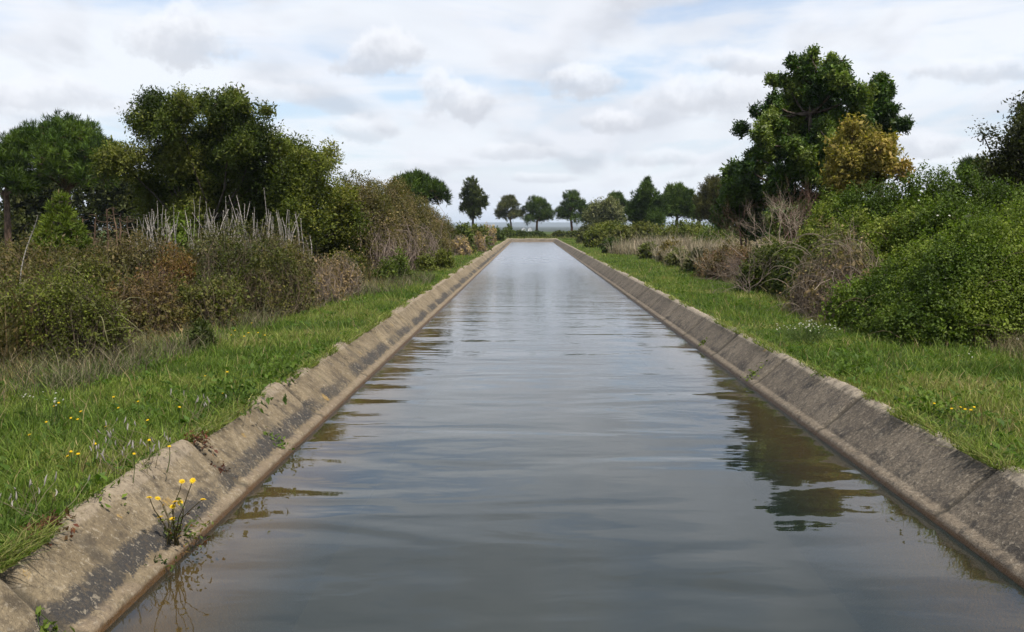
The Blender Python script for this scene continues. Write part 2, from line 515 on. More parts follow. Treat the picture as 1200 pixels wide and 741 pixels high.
xs = [-9000, -5000, -2500, -1200, -600, -300, -160, -90, -60] + axis([(-45, -24, 3), (-24, -10, 1), (-10, XL, .36)]) + [XL]
xs += axis([(XL + .9, XR - .3, 1.05)]) + [XR] + axis([(XR + .36, 11, .36), (11, 26, 1), (26, 50, 3)]) + [60, 90, 160, 300, 600, 1200, 2500, 5000, 9000]
ys = [-200, -60, -20, -12, -8, -6] + axis([(-5, 3, 1), (3, 24, .4), (24, 60, 1.0), (60, YE, 2.1)]) + [YE] + axis([(YE + 1, 150, 1.5), (150, 260, 6), (260, 440, 12)])
ys += [500, 650, 900, 1300, 1900, 2700, 3800, 5200, 7500, 10000]
xs = np.array(sorted(set(np.round(xs, 4)))); ys = np.array(sorted(set(np.round(ys, 4))))
GX, GY = np.meshgrid(xs, ys)
GZ = ground_z(GX, GY)
nx, ny = len(xs), len(ys)
idx = np.arange(nx * ny).reshape(ny, nx)
cxm = (xs[:-1] + xs[1:]) / 2; cym = (ys[:-1] + ys[1:]) / 2
hole = (cxm[None] > XL) & (cxm[None] < XR) & (cym[:, None] > -6) & (cym[:, None] < YE)
q = np.stack([idx[:-1, :-1], idx[:-1, 1:], idx[1:, 1:], idx[1:, :-1]], -1)[~hole]
g = Geo(); g.mesh(np.stack([GX, GY, GZ], -1).reshape(-1, 3), q, (0, 0, 0))
ground = g.build('ground', ground_material(), smooth=True, tint=False)
tag(ground, 'level turf and heath ground on both sides of the canal', 'ground', kind='structure')

# low hills far beyond the plain
hm = plain_mat('far_hillside', (.028, .038, .030), .95)
hx = np.linspace(-6500, 6500, 160); hy = np.linspace(5600, 8200, 14)
HX, HYY = np.meshgrid(hx, hy)
hp = np.stack([HX, HYY * 0, 0 * HX], -1).reshape(-1, 3)
prof = (22 + 50 * (fbm(hp, 1 / 1500, 4) - .35).reshape(HX.shape))
HZ = -8 + np.clip(prof, 6, None) * np.sin(np.linspace(0, np.pi, 14))[:, None] ** .8
ii = np.arange(HX.size).reshape(HX.shape)
g = Geo(); g.mesh(np.stack([HX, HYY, HZ], -1).reshape(-1, 3), np.stack([ii[:-1, :-1], ii[:-1, 1:], ii[1:, 1:], ii[1:, :-1]], -1).reshape(-1, 4), (0, 0, 0))
tag(g.build('hills', hm, smooth=True, tint=False), 'low bluish hills far off on the horizon', 'hills', kind='structure')

# ------------------------------------------------------------------ canal lining
WL, WR = -2.31, 3.01


def lining(name, left, mat, label):
    s = -1 if left else 1
    w = abs(WL) if left else WR
    top = .43
    # profile (outward distance from water edge, z), from buried back over the lip down to the bed
    prof = [(.70, -1.3), (.62, .05), (.575, .36), (.565, .405), (.54, .438), (.50, .448), (.46, .440), (.425, .415)] + [(.425 - .325 * t, .415 - .297 * t) for t in np.linspace(.08, .94, 13)] + [
            (.10, .118), (.086, .098), (.070, .088), (.030, .074), (.008, .050), (-.004, .0), (-.03, -.05), (-.15, -.15), (-.35, -.35), (-.62, -.62), (-.95, -.95), (-1.02, -1.02), (-1.0, -1.3)]
    prof = np.array(prof)
    yv = np.array(axis([(-6, 3.4, .5), (3.4, 14, .05), (14, 30, .1), (30, 60, .25), (60, YE, .6)]) + [YE - .3 if left else YE - .3])
    yv = np.array(sorted(set(np.round(yv, 3))))
    Pn, Yn = len(prof), len(yv)
    off = prof[None, :, 0].repeat(Yn, 0); z = prof[None, :, 1].repeat(Yn, 0)
    Y = yv[:, None].repeat(Pn, 1)
    j0 = 1.93 if left else 1.2
    slab = np.floor((Y - j0) / 3.0)
    dj = np.abs((Y - j0) / 3.0 - np.round((Y - j0) / 3.0)) * 3.0
    jn = np.clip(1.3 - dj / .04, 0, 1)
    r1 = np.random.default_rng(5 if left else 6)
    tab = r1.normal(0, 1, (200, 3)); k = (slab.astype(int) + 20)
    lip = np.clip((z - .05) / .38, 0, 1)
    amp = 1.5 if left else .5
    p3 = np.stack([off, Y, z], -1).reshape(-1, 3)
    nz = (fbm(p3, 2.3, 3) - .5).reshape(z.shape); nb = (fbm(p3 * np.array([1, 1, .3]), .8, 2, 5) - .5).reshape(z.shape)
    nf = (fbm(p3, 9, 3, 31) - .5).reshape(z.shape); expo = (z > -.02)
    frac = ((Y - j0) / 3.0 - slab) - .5
    dzl = expo * lip * amp * (.012 * tab[k, 0] + .022 * tab[k, 1] * frac + .045 * nz + .05 * nb + .03 * nf)
    doff = expo * lip * amp * (.012 * tab[k, 2] + .05 * nz * .8 + .05 * nb)
    # worn, rounded slab edges at the joints
    edge = np.exp(-(dj / .11) ** 2)
    dzl -= expo * (edge * (.024 if left else .016) * amp + jn * .02) * np.clip(z / .2, 0, 1)
    doff += expo * (edge * .018 * amp + jn * .015) * np.clip(z / .2, 0, 1)
    zz = z + dzl; oo = off + doff
    X = s * (w + oo)
    V = np.stack([X, Y, zz], -1).reshape(-1, 3)
    ii = np.arange(Yn * Pn).reshape(Yn, Pn)
    a, b, c_, d = ii[:-1, :-1], ii[1:, :-1], ii[1:, 1:], ii[:-1, 1:]
    q = np.stack([a, b, c_, d] if left else [d, c_, b, a], -1).reshape(-1, 4)
    g = Geo(); g.mesh(V, q, (0, 0, 0))
    o = g.build(name, mat, smooth=True, tint=False)
    li = np.zeros(len(V))
    spots = [(-2.66, 5.05, .40, .075), (-2.53, 6.75, .27, .075), (-2.43, 11.6, .17, .085), (-2.62, 6.15, .36, .05), (-2.6, 8.8, .3, .05), (-2.55, 14.8, .3, .07), (-2.6, 18.6, .35, .08)] if left else [(3.42, 14.2, .40, .06)]
    for (x, y, zq, r) in spots:
        dd = np.linalg.norm((V - np.array([x, y, zq])) * np.array([1, .8, .8]), axis=1)
        li = np.maximum(li, np.clip(1.25 - dd / r, 0, 1))
    at = o.data.attributes.new('lichen', 'FLOAT', 'POINT'); at.data.foreach_set('value', li.astype(np.float32))
    at = o.data.attributes.new('joint', 'FLOAT', 'POINT'); at.data.foreach_set('value', (jn * (z > .02)).ravel().astype(np.float32))
    return tag(o, label, 'canal wall')


ML, MR = concrete_material('tan_concrete', True), concrete_material('grey_concrete', False)
lining('concrete_lining', True, ML, 'tan concrete canal side with a black algae band, left of the water')
lining('concrete_lining', False, MR, 'dark grey mottled concrete canal side with pale lip, right of the water')
# end wall closing the canal
prof = np.array([(.75, -1.3), (.66, .05), (.60, .37), (.55, .44), (.44, .45), (.40, .43), (.05, .05), (0, 0), (-.6, -.6), (-1, -1.0), (-1.0, -1.3)])
xv = np.linspace(-3.05, 3.75, 60)
X = xv[:, None].repeat(len(prof), 1); Z = prof[None, :, 1].repeat(60, 0); Yy = YE - .42 + prof[None, :, 0].repeat(60, 0)
Z = Z + (Z > .1) * .05 * (vnoise(np.stack([X, Z, Z], -1).reshape(-1, 3), 1.7).reshape(Z.shape) - .5)
ii = np.arange(X.size).reshape(X.shape)
g = Geo(); g.mesh(np.stack([X, Yy, Z], -1).reshape(-1, 3), np.stack([ii[:-1, :-1], ii[1:, :-1], ii[1:, 1:], ii[:-1, 1:]], -1).reshape(-1, 4), (0, 0, 0))
o = g.build('concrete_end_wall', MR, smooth=True, tint=False)
tag(o, 'low pale concrete wall closing the far end of the canal', 'canal wall')

# bed and water
bx = np.linspace(-1.72, 2.42, 24); by = np.linspace(-6, YE, 80)
BX, BY = np.meshgrid(bx, by)
BZ = -1.06 + .46 * np.abs((BX - .35) / 2.07) ** 4 + .02 * (vnoise(np.stack([BX, BY, 0 * BX], -1).reshape(-1, 3), 1.0).reshape(BX.shape) - .5)
ii = np.arange(BX.size).reshape(BX.shape)
g = Geo(); g.mesh(np.stack([BX, BY, BZ], -1).reshape(-1, 3), np.stack([ii[:-1, :-1], ii[:-1, 1:], ii[1:, 1:], ii[1:, :-1]], -1).reshape(-1, 4), (0, 0, 0))
tag(g.build('canal_bed', plain_mat('silt', (.018, .017, .010), .9), smooth=True, tint=False), 'silt on the canal bottom, colour darkened for the depth of water', 'canal bed', kind='structure')  # bed colour darkened to stand in for light lost in deep water
g = Geo()
wx = np.linspace(WL - .05, WR + .05, 4); wy = np.linspace(-6, YE - .36, 40)
WX, WY = np.meshgrid(wx, wy); ii = np.arange(WX.size).reshape(WX.shape)
g.mesh(np.stack([WX, WY, 0 * WX + .002], -1).reshape(-1, 3), np.stack([ii[:-1, :-1], ii[:-1, 1:], ii[1:, 1:], ii[1:, :-1]], -1).reshape(-1, 4), (0, 0, 0))
tag(g.build('water', water_material(), tint=False), 'calm grey canal water reflecting clouds', 'water', kind='structure')


# ------------------------------------------------------------------ grass
def tints(n, pal, var=.25, key=None):
    """random colours between the palette's entries; key (n,) in 0..1 steers which"""
    pal = np.asarray(pal, float)
    k = rng.random(n) if key is None else np.clip(key + rng.normal(0, .18, n), 0, .9999)
    f = k * (len(pal) - 1); i = np.floor(f).astype(int); t = (f - i)[:, None]
    c = pal[i] * (1 - t) + pal[np.minimum(i + 1, len(pal) - 1)] * t
    return c * np.exp(rng.normal(0, var, n))[:, None]


GREENS = [(.052, .090, .017), (.090, .146, .025), (.138, .192, .038), (.20, .215, .075)]
STRAW = [(.14, .105, .055), (.26, .21, .12), (.36, .30, .19)]
DEAD = [(.10, .078, .058), (.19, .15, .115), (.27, .22, .175)]


def edge_left(y):   # where the left verge gives way to scrub
    return -6.1 - .5 * np.sin(y * .35) - .4 * np.sin(y * .13 + 1) + np.where(y > 16, np.clip((y - 16) / 10, 0, 1) * 1.0, 0) - np.clip((y - 30) / 20, 0, 1) * 1.2


def edge_right(y):
    return 6.9 - np.clip((y - 16) / 14, 0, 1) * .6 + .25 * np.sin(y * .4)


def scatter(n, y0, y1, xa, xb, power):
    """positions with density falling with distance"""
    u = rng.random(n)
    e = 1 - power
    y = (y0 ** e + u * (y1 ** e - y0 ** e)) ** (1 / e)
    a = xa(y) if callable(xa) else xa + 0 * y
    b = xb(y) if callable(xb) else xb + 0 * y
    x = a + (b - a) * rng.random(n)
    return x, y


g = Geo()
for (n, xa, xb, y0) in ((310000, lambda y: edge_left(y) - 1.0, lambda y: -2.78 + 0 * y, 3.4), (240000, lambda y: 3.50 + 0 * y, lambda y: edge_right(y) + .9, 4.2)):
    x, y = scatter(n, y0, 132, xa, xb, 1.75)
    p2 = np.stack([x, y, 0 * x], 1)
    k = fbm(p2, .8, 3, 3); k2 = fbm(p2, 2.6, 2, 8)
    keep = rng.random(n) < np.clip(.55 + 1.6 * (k2 - .35), .2, 1)
    x, y, p2, k, k2 = (a[keep] for a in (x, y, p2, k, k2))
    m = len(x)
    z = ground_z(x, y) - .01
    near = np.clip(np.minimum(np.abs(x + 2.8), np.abs(x - 3.5)) / .4, 0, 1)
    H = rng.gamma(6, .0135, m) * (.6 + .9 * k2) * (.55 + .45 * near) * np.where(rng.random(m) < .05, 1.9, 1.0)
    W = rng.uniform(.0035, .0075, m) * (1 + y / 13)
    lean = rng.normal(0, 1, (m, 2)) * H[:, None] * .42
    col = tints(m, GREENS, .2, key=np.clip((k - .5) * 2.2 + .45, 0, 1))
    edge = np.where(x < 0, np.clip((edge_left(y) + .9 - x) / 1.2, 0, 1), np.clip((x - edge_right(y) + .3) / 1.2, 0, 1) * .5)
    dry = rng.random(m) < (.025 + .45 * edge + .10 * np.clip((k - .62) * 8, 0, 1))
    col[dry] = tints(dry.sum(), STRAW, .2)
    H = np.where(dry, H * 1.35, H)
    nr = y < 16
    P = np.stack([x, y, z], 1)
    g.blades(P[nr], lean[nr], H[nr], W[nr], col[nr], 2)
    g.blades(P[~nr], lean[~nr], H[~nr], W[~nr], col[~nr], 1)
# tufts spilling over the lips of the lining
for sgn, xl in ((-1, 2.80), (1, 3.50)):
    n = 17000
    x, y = scatter(n, 4.2, 60, 0.0, 1.0, 1.5)
    k = fbm(np.stack([x * 0, y, x * 0], 1), .9, 3, 12 + sgn)
    keep = rng.random(n) < np.clip((k - .44) * 5, .03, 1)
    x, y, k = x[keep], y[keep], k[keep]; m = len(x)
    reach = np.clip((k - .44) * .6, 0, .08)
    xx = sgn * (xl + .06 - x * (.06 + reach))
    H = rng.gamma(6, .0125, m) * (.6 + k)
    ln = rng.normal(0, .6, (m, 2)) * H[:, None]; ln[:, 0] -= sgn * H * rng.uniform(-.2, .6, m)
    z = np.where(np.abs(xx) > xl - .03, .44, .42)
    g.blades(np.stack([xx, y, z - .01], 1), ln, H * rng.uniform(.5, 1, m), rng.uniform(.004, .008, m) * (1 + y / 13), tints(m, GREENS + [(.16, .14, .07)], .25), 2)
# turf beyond the end of the canal
n = 26000
x = rng.uniform(-14, 14, n); y = rng.uniform(YE + .3, 165, n)
H = rng.gamma(5, .05, n)
P = np.stack([x, y, ground_z(x, y)], 1)
g.blades(P, rng.normal(0, 1, (n, 2)) * H[:, None] * .4, H, rng.uniform(.06, .12, n), tints(n, [(.06, .09, .02), (.11, .14, .035), (.20, .18, .07)], .2), 1)
# low broad-leaved weeds in the turf
for (n, xa, xb, y0, y1) in ((700, lambda y: edge_left(y), lambda y: -2.85 + 0 * y, 4.2, 40), (600, lambda y: 3.6 + 0 * y, lambda y: edge_right(y), 6, 40)):
    x, y = scatter(n, y0, y1, xa, xb, 1.6)
    z = ground_z(x, y)
    for r in range(9):
        a = rng.uniform(0, 6.28, n); d = np.stack([np.cos(a), np.sin(a), rng.uniform(.3, 1.1, n)], 1)
        P = np.stack([x, y, z + .02], 1) + rng.normal(0, .035, (n, 3)) * np.array([1, 1, .3])
        L = rng.uniform(.05, .11, n)
        g.leaves(P, d, UP + rng.normal(0, .3, (n, 3)), L, L * rng.uniform(.3, .55, n), tints(n, [(.04, .085, .014), (.08, .14, .025)], .15))
tag(g.build('grass', M_GRASS), 'bright green mown grass growing along both canal verges', 'grass', kind='stuff')

# dry grass fringing the scrub and covering the tan bank
g = Geo()
def dry_patch(n, xa, xb, y0, y1, h, pal, power=1.5, wide=1.0, clump=.5):
    x, y = scatter(n, y0, y1, xa, xb, power)
    p2 = np.stack([x, y, 0 * x], 1)
    k = fbm(p2, 1.1, 2, 21)
    keep = rng.random(n) < np.clip((k - clump + .15) * 5, .04, 1)
    x, y, k = x[keep], y[keep], k[keep]; m = len(x)
    H = rng.gamma(8, h / 8, m) * (.6 + .8 * k)
    g.blades(np.stack([x, y, ground_z(x, y) - .02], 1), rng.normal(0, 1, (m, 2)) * H[:, None] * .45, H, rng.uniform(.0028, .0065, m) * (1 + y / 16) * wide, tints(m, pal, .22), 2)
dry_patch(34000, lambda y: edge_left(y) - 1.6, lambda y: edge_left(y) + 1.3, 6, 34, .27, [(.085, .066, .045), (.15, .12, .08), (.075, .10, .028), (.21, .17, .115), (.09, .11, .035)])
dry_patch(24000, lambda y: 8.3 + 0 * y, lambda y: 11.5 + 0 * y, 36, 100, .45, [(.24, .19, .11), (.36, .29, .18), (.46, .39, .27)], 1.2, 1.3, .42)
dry_patch(8000, lambda y: edge_right(y) - .3, lambda y: edge_right(y) + .8, 9, 30, .28, STRAW[:2] + [(.08, .10, .03)])
dry_patch(4500, lambda y: -6.9 + 0 * y, lambda y: -5.0 + 0 * y, 19, 60, .45, [(.17, .135, .105), (.28, .23, .18), (.36, .30, .24)], 1.3, 1.2)
tag(g.build('dry_grass', M_DRY), 'straw coloured dry grass along the scrub edges and on the tan bank', 'dry grass', kind='stuff')

# brown heath undergrowth behind the left verge and beneath the right bank
g = Geo()
def heath(n, xa, xb, y0, y1, h, pal, power=1.4):
    x, y = scatter(n, y0, y1, xa, xb, power)
    p2 = np.stack([x, y, 0 * x], 1)
    k = fbm(p2, .5, 3, 61); m = n
    H = rng.gamma(7, h / 7, m) * (.45 + 1.1 * k)
    P = np.stack([x, y, ground_z(x, y) - .03], 1)
    col = tints(m, pal, .25, key=fbm(p2, .35, 2, 77) * 2.2 - .6)
    g.blades(P, rng.normal(0, 1, (m, 2)) * H[:, None] * .4, H, rng.uniform(.008, .016, m) * (1 + y / 20), col, 2)
    for r in range(3):
        d = norm(rng.normal(0, 1, (m, 3)) + UP * .5)
        t = rng.uniform(.4, 1, m)
        Q = P + UP * (H * t)[:, None] + rng.normal(0, .06, (m, 3))
        L = rng.uniform(.03, .07, m) * (1 + y / 25)
        g.leaves(Q, d, norm(rng.normal(0, 1, (m, 3)) + UP), L, L * .4, col * rng.uniform(.8, 1.2, (m, 1)))
HEATH = [(.075, .058, .036), (.060, .058, .028), (.045, .055, .02), (.10, .085, .055)]
heath(42000, lambda y: -8 - y * .62, lambda y: edge_left(y) - .5, 9, 50, .62, HEATH)
heath(9000, lambda y: 9 + 0 * y, lambda y: 13 + y * .25, 30, 100, .5, [(.04, .06, .018), (.07, .085, .028), (.10, .09, .045)])
heath(14000, lambda y: 8.6 + 0 * y, lambda y: 13 + y * .6, 8, 60, .6, [(.045, .06, .02), (.065, .085, .026), (.10, .09, .045)])
heath(5000, lambda y: -26 + 0 * y, lambda y: -6.2 + 0 * y, 50, 130, .8, HEATH)
tag(g.build('undergrowth', M_LEAF), 'brown and olive heath undergrowth covering the ground behind the left verge', 'undergrowth', kind='stuff')


# ------------------------------------------------------------------ foliage kit
def sprays(g, lobes, n_spray, per, size, pal, spread=.12, fill=2.5, upb=.4, droop=0.0, aspect=.5, low=-1.0, rough=.25, var=.18, style='leaf', clumpvar=1.0, seed=0.0):
    """leaf sprays in/on ellipsoid lobes (x,y,z,rx,ry,rz); returns spray centres and their lobe index"""
    L = np.asarray(lobes, float)
    area = (L[:, 3] * L[:, 4] + L[:, 3] * L[:, 5] + L[:, 4] * L[:, 5])
    li = rng.choice(len(L), n_spray, p=area / area.sum())
    d = norm(rng.normal(0, 1, (n_spray, 3)))
    d[:, 2] = np.where(d[:, 2] < low, -d[:, 2], d[:, 2])
    r = rng.random(n_spray) ** (1 / fill)
    bump = 1 + rough * (fbm(d * 2.2 + L[li, :3] * 1.7, 1.0, 3, seed) - .5) * 2
    r = r * bump
    c = L[li, :3] + d * L[li, 3:6] * r[:, None]
    # drop sprays buried deep inside other lobes
    keep = (d[:, 2] > low + rng.normal(0, .14, n_spray)) if low > 0 else np.ones(n_spray, bool)
    if fill > 3:
        for j in range(len(L)):
            e = (((c - L[j, :3]) / L[j, 3:6]) ** 2).sum(1)
            keep &= (e > .55) | (li == j)
    keep &= c[:, 2] > .42
    c, d, li, r = c[keep], d[keep], li[keep], r[keep]
    nrm = norm(d / L[li, 3:6] + UP * upb * .5)
    n = len(c)
    key = fbm(c, .9, 2, seed + 5) * 2.4 - .7
    base = tints(n, pal, .16 * clumpvar, key=key)
    m = n * per
    C = np.repeat(c, per, 0); NR = np.repeat(nrm, per, 0); B = np.repeat(base, per, 0)
    if style == 'leaf':
        tw = norm(np.repeat(norm(nrm + rng.normal(0, .55, (n, 3)) + UP * .15), per, 0))
        t = rng.uniform(-.6, 1.6, m)[:, None]
        P = C + tw * spread * t + rng.normal(0, spread * .45, (m, 3))
        nn = norm(NR * .5 + UP * upb + rng.normal(0, .5, (m, 3)))
        dd = norm(tw * .5 + rng.normal(0, .8, (m, 3)) - UP * droop)
        sz = size * rng.uniform(.6, 1.3, m)
        g.leaves(P, dd, nn, sz, sz * aspect, B * np.exp(rng.normal(0, var, (m, 1))))
    else:   # needle tufts
        ax = np.repeat(norm(nrm * .5 + UP * upb + rng.normal(0, .25, (n, 3))), per, 0)
        t = rng.uniform(0, 1, m)[:, None]
        dd = norm(ax * .9 + rng.normal(0, .55, (m, 3)))
        P = C + ax * spread * t
        sz = size * rng.uniform(.7, 1.2, m)
        g.leaves(P, dd, norm(rng.normal(0, 1, (m, 3))), sz, sz * aspect, B * np.exp(rng.normal(0, var, (m, 1))), fold=0)
    return c, li


def curve(p0, p1, n, bow, jit=0.0):
    """(n,k) polylines from p0 to p1 with a bow"""
    p0 = np.asarray(p0, float); p1 = np.asarray(p1, float)
    t = np.linspace(0, 1, n)[None, :, None]
    b = np.asarray(bow, float)
    L = p0[:, None] * (1 - t) + p1[:, None] * t + b[:, None] * (t * (1 - t) * 4)
    if jit:
        L[:, 1:-1] += rng.normal(0, jit, L[:, 1:-1].shape)
    return L


def tree(name, label, cat, base, lobes, pal, sprays_n, per, leaf, bark=(.10, .08, .06), trunk_r=.14, style='leaf', spread=.16, fill=2.4, mat=None,
         stems=1, trunk_top=.6, group=None, upb=.4, aspect=.5, twig_frac=.35, rough=.2, clumpvar=1.0, droop=0.0, low=-1.0, limb_up=.3, limbs=None):
    base = np.array(base, float)
    L = np.asarray(lobes, float)
    root = thing(name, tuple(base), label, cat, group)
    mat = mat or M_LEAF
    g = Geo()
    c, li = sprays(g, L, sprays_n, per, leaf, pal, spread, fill, upb, droop, aspect, low, rough, .18, style, clumpvar, seed=base[0] * .37)
    L2 = L.copy(); L2[:, 3:6] *= .72
    sprays(g, L2, int(sprays_n * .35), per, leaf * 1.5, pal, spread * 1.2, 2.0, upb, droop, aspect, low, rough, .18, style, clumpvar, seed=base[0] * .37)
    g.build('crown', mat, root)
    top = L[:, 2].max(); cx = np.average(L[:, :3], axis=0, weights=L[:, 3] ** 2)
    b = Geo()
    fork_z = base[2] + (cx[2] - base[2]) * trunk_top
    starts = []
    for sidx in range(stems):
        a = sidx / stems * 6.28 + 1.0
        o = np.array([math.cos(a), math.sin(a), 0]) * trunk_r * (2.2 if stems > 1 else 0)
        tip = np.array([cx[0], cx[1], fork_z]) + np.array([math.cos(a), math.sin(a), 0]) * (L[:, 3].max() * .6 if stems > 1 else 0)
        P = curve([base + o - UP * .1], [tip], 9, [rng.normal(0, .12, 3) * (fork_z - base[2]) * .5], .015)[0]
        if stems == 1:   # leader running on up into the crown
            hi = L[np.argmax(L[:, 2])]
            lead = curve([tip], [hi[:3]], 6, [rng.normal(0, .1, 3)], .02)[0][1:]
            R = np.concatenate([np.linspace(1.15, .72, 9), np.linspace(.62, .15, 5)]) * trunk_r
            P = np.concatenate([P, lead])
        else:
            R = np.linspace(1.1, .5, 9) * trunk_r
        R[0] *= 1.35
        b.tubes(P[None], R[None], bark, 8)
        starts.append(P)
    allp = np.concatenate([p[3:] for p in starts])
    # limbs to every lobe
    for l in (L if limbs is None else np.asarray(limbs, float)):
        tgt = l[:3]
        dd = np.linalg.norm(allp - (tgt - UP * l[5] * .9), axis=1) + np.where(allp[:, 2] > tgt[2] - .1, 2.5, 0)
        s = allp[np.argmin(dd)]
        P = curve([s], [tgt + rng.normal(0, .08, 3)], 6, [-UP * limb_up * .3 * np.linalg.norm(tgt - s) + rng.normal(0, .08, 3)], .03)
        b.tubes(P, (np.linspace(.42, .14, 6) * trunk_r)[None], bark, 5)
    b.build('trunk', M_BARK, root, smooth=True)
    # twigs reaching the sprays
    k = int(len(c) * twig_frac)
    if k:
        w = rng.choice(len(c), k, replace=False)
        p0 = L[li[w], :3] + rng.normal(0, .1, (k, 3)); p1 = c[w]
        P = curve(p0, p1, 4, rng.normal(0, .12, (k, 3)) * np.linalg.norm(p1 - p0, axis=1)[:, None], .02)
        t = Geo(); t.tubes(P, np.broadcast_to(np.array([.022, .015, .009, .005]) * (.6 + trunk_r * 3), (k, 4)), np.array(bark) * .9, 3)
        t.build('twigs', M_TWIG, root)['kind'] = 'stuff'
    return root


def bush(name, label, cat, lobes, pal, n, per, leaf, stems=120, stem_col=(.07, .05, .032), mat=None, fill=7, spread=.10, upb=.55, aspect=.6, rough=.35, group=None,
         canes=0, cane_col=(.10, .075, .045), style='leaf', twigcap=.0, clumpvar=1.0, stem_r=.008, core=.5, low=-.35, leaf_lobes=None):
    L = np.asarray(lobes, float)
    cx = L[:, :2].mean(0)
    bz = float(ground_z(cx[0], cx[1]))
    root = thing(name, (cx[0], cx[1], bz), label, cat, group)
    if n:
        g = Geo()
        LL = L if leaf_lobes is None else L[:leaf_lobes]
        c, li = sprays(g, LL, n, per, leaf, pal, spread, fill, upb, 0, aspect, low, rough, .2, style, clumpvar, seed=cx[0] * .7 + cx[1])
        if core:
            L2 = LL.copy(); L2[:, 3:6] *= .86
            sprays(g, L2, int(n * core), per, leaf * 1.7, pal, spread * 1.3, 4, upb, 0, aspect, low, rough, .2, style, clumpvar, seed=cx[0] * .7 + cx[1])
        g.build('foliage', mat or M_LEAF, root)
    if stems:
        li = rng.integers(0, len(L), stems)
        a = rng.uniform(0, 6.28, stems); rr = np.sqrt(rng.random(stems)) * .85
        p0 = np.stack([L[li, 0] + np.cos(a) * rr * L[li, 3], L[li, 1] + np.sin(a) * rr * L[li, 4], 0 * a], 1)
        p0[:, 2] = ground_z(p0[:, 0], p0[:, 1]) - .03
        d = norm(rng.normal(0, 1, (stems, 3)) + UP * .9 + np.stack([np.cos(a), np.sin(a), 0 * a], 1) * .4); d[:, 2] = np.abs(d[:, 2])
        p1 = L[li, :3] + d * L[li, 3:6] * rng.uniform(.6, .95 + twigcap * .2, stems)[:, None]
        P = curve(p0, p1, 5, rng.normal(0, .12, (stems, 3)) * L[li, 5][:, None], .02)
        t = Geo()
        yd = np.maximum(cx[1] / 22, .7)
        t.tubes(P, np.broadcast_to(np.linspace(1, .35, 5) * stem_r * yd, (stems, 5)), tints(stems, [np.array(stem_col) * .7, np.array(stem_col) * 1.3], .15), 3)
        t.build('stems', M_TWIG, root)['kind'] = 'stuff'
    if canes:
        li = rng.integers(0, len(L), canes)
        d = norm(rng.normal(0, 1, (canes, 3)) + UP * .8); d[:, 2] = np.abs(d[:, 2])
        p0 = L[li, :3] + d * L[li, 3:6] * .9
        h = rng.normal(0, 1, (canes, 3)); h[:, 2] = rng.uniform(-.4, .25, canes)
        p1 = p0 + norm(h) * rng.uniform(.4, .9, canes)[:, None]
        P = curve(p0, p1, 6, np.tile(UP * .18, (canes, 1)), .01)
        t = Geo(); t.tubes(P, np.broadcast_to(np.linspace(.008, .003, 6), (canes, 6)), tints(canes, [np.array(cane_col) * .8, np.array(cane_col) * 1.3], .1), 3)
        t.build('canes', M_TWIG, root)['kind'] = 'stuff'
    return root


def tufts(L, k, f, seed=0, reach=.72):
    """break big lobes into smaller tufts set over their surface"""
    r = np.random.default_rng(seed); out = []
    for l in L:
        l = np.array(l)
        out.append(tuple(np.concatenate([l[:3], l[3:] * .80])))
        for i in range(k):
            d = norm(r.normal(0, 1, 3) + UP * .25)
            out.append(tuple(np.concatenate([l[:3] + d * l[3:] * reach, l[3:] * f * r.uniform(.7, 1.25)])))
    return out


def px_lobes(Y, lst, depth=1.0, seed=1, squash=1.0, shrink=1.0):
    """lobes given as picture circles at distance Y, spread through a real depth"""
    r = np.random.default_rng(seed); out = []
    for i, (px, py, pr) in enumerate(lst):
        rr = pr / F * Y * shrink
        y = Y + r.uniform(-1, 1) * depth
        out.append((AX(px, Y), y, AZ(py, Y), rr, rr * 1.1, rr * squash))
    return out


def gz(x, y): return float(ground_z(x, y))


# ------------------------------------------------------------------ trees, left side
DK = [(.020, .034, .008), (.034, .054, .012), (.058, .082, .018), (.088, .105, .028)]
PINE = [(.018, .036, .010), (.032, .062, .014), (.055, .095, .020)]
Y = 32
L_ = px_lobes(Y, [(228, 138, 26), (192, 142, 22), (160, 148, 12), (262, 150, 32), (290, 138, 20), (205, 182, 38), (262, 200, 45), (165, 195, 26), (172, 235, 30), (306, 172, 26),
                  (312, 208, 38), (290, 240, 38), (240, 250, 40), (200, 255, 30), (146, 140, 7), (222, 120, 12), (282, 122, 9), (305, 130, 8), (180, 125, 8)], 1.6, 3)
tree('broadleaf_tree', 'large dark green bushy tree rising tallest behind the pale dry stalks', 'tree', (AX(240, Y), Y, gz(AX(240, Y), Y)),
     tufts(L_, 4, .42, 3, .85),
     DK, 5200, 22, .095, bark=(.075, .062, .048), trunk_r=.11, stems=3, limbs=L_[:14], spread=.16, fill=2.4, aspect=.42, trunk_top=.5)
Y = 30.5
tree('broadleaf_tree', 'lower olive green tree with loose twiggy top between the tallest tree and the dry mound', 'tree', (AX(350, Y), Y, gz(AX(350, Y), Y)),
     px_lobes(Y, [(338, 185, 22), (360, 190, 16), (378, 182, 10), (385, 195, 10), (345, 215, 28), (370, 225, 24), (335, 245, 28), (365, 258, 26), (395, 235, 18), (328, 168, 8), (400, 262, 18), (350, 280, 18)], 1.2, 4),
     [(.034, .052, .010), (.062, .085, .016), (.105, .118, .026)], 1500, 22, .09, bark=(.08, .065, .05), trunk_r=.10, stems=2, spread=.2, fill=2.0, aspect=.42, trunk_top=.5)


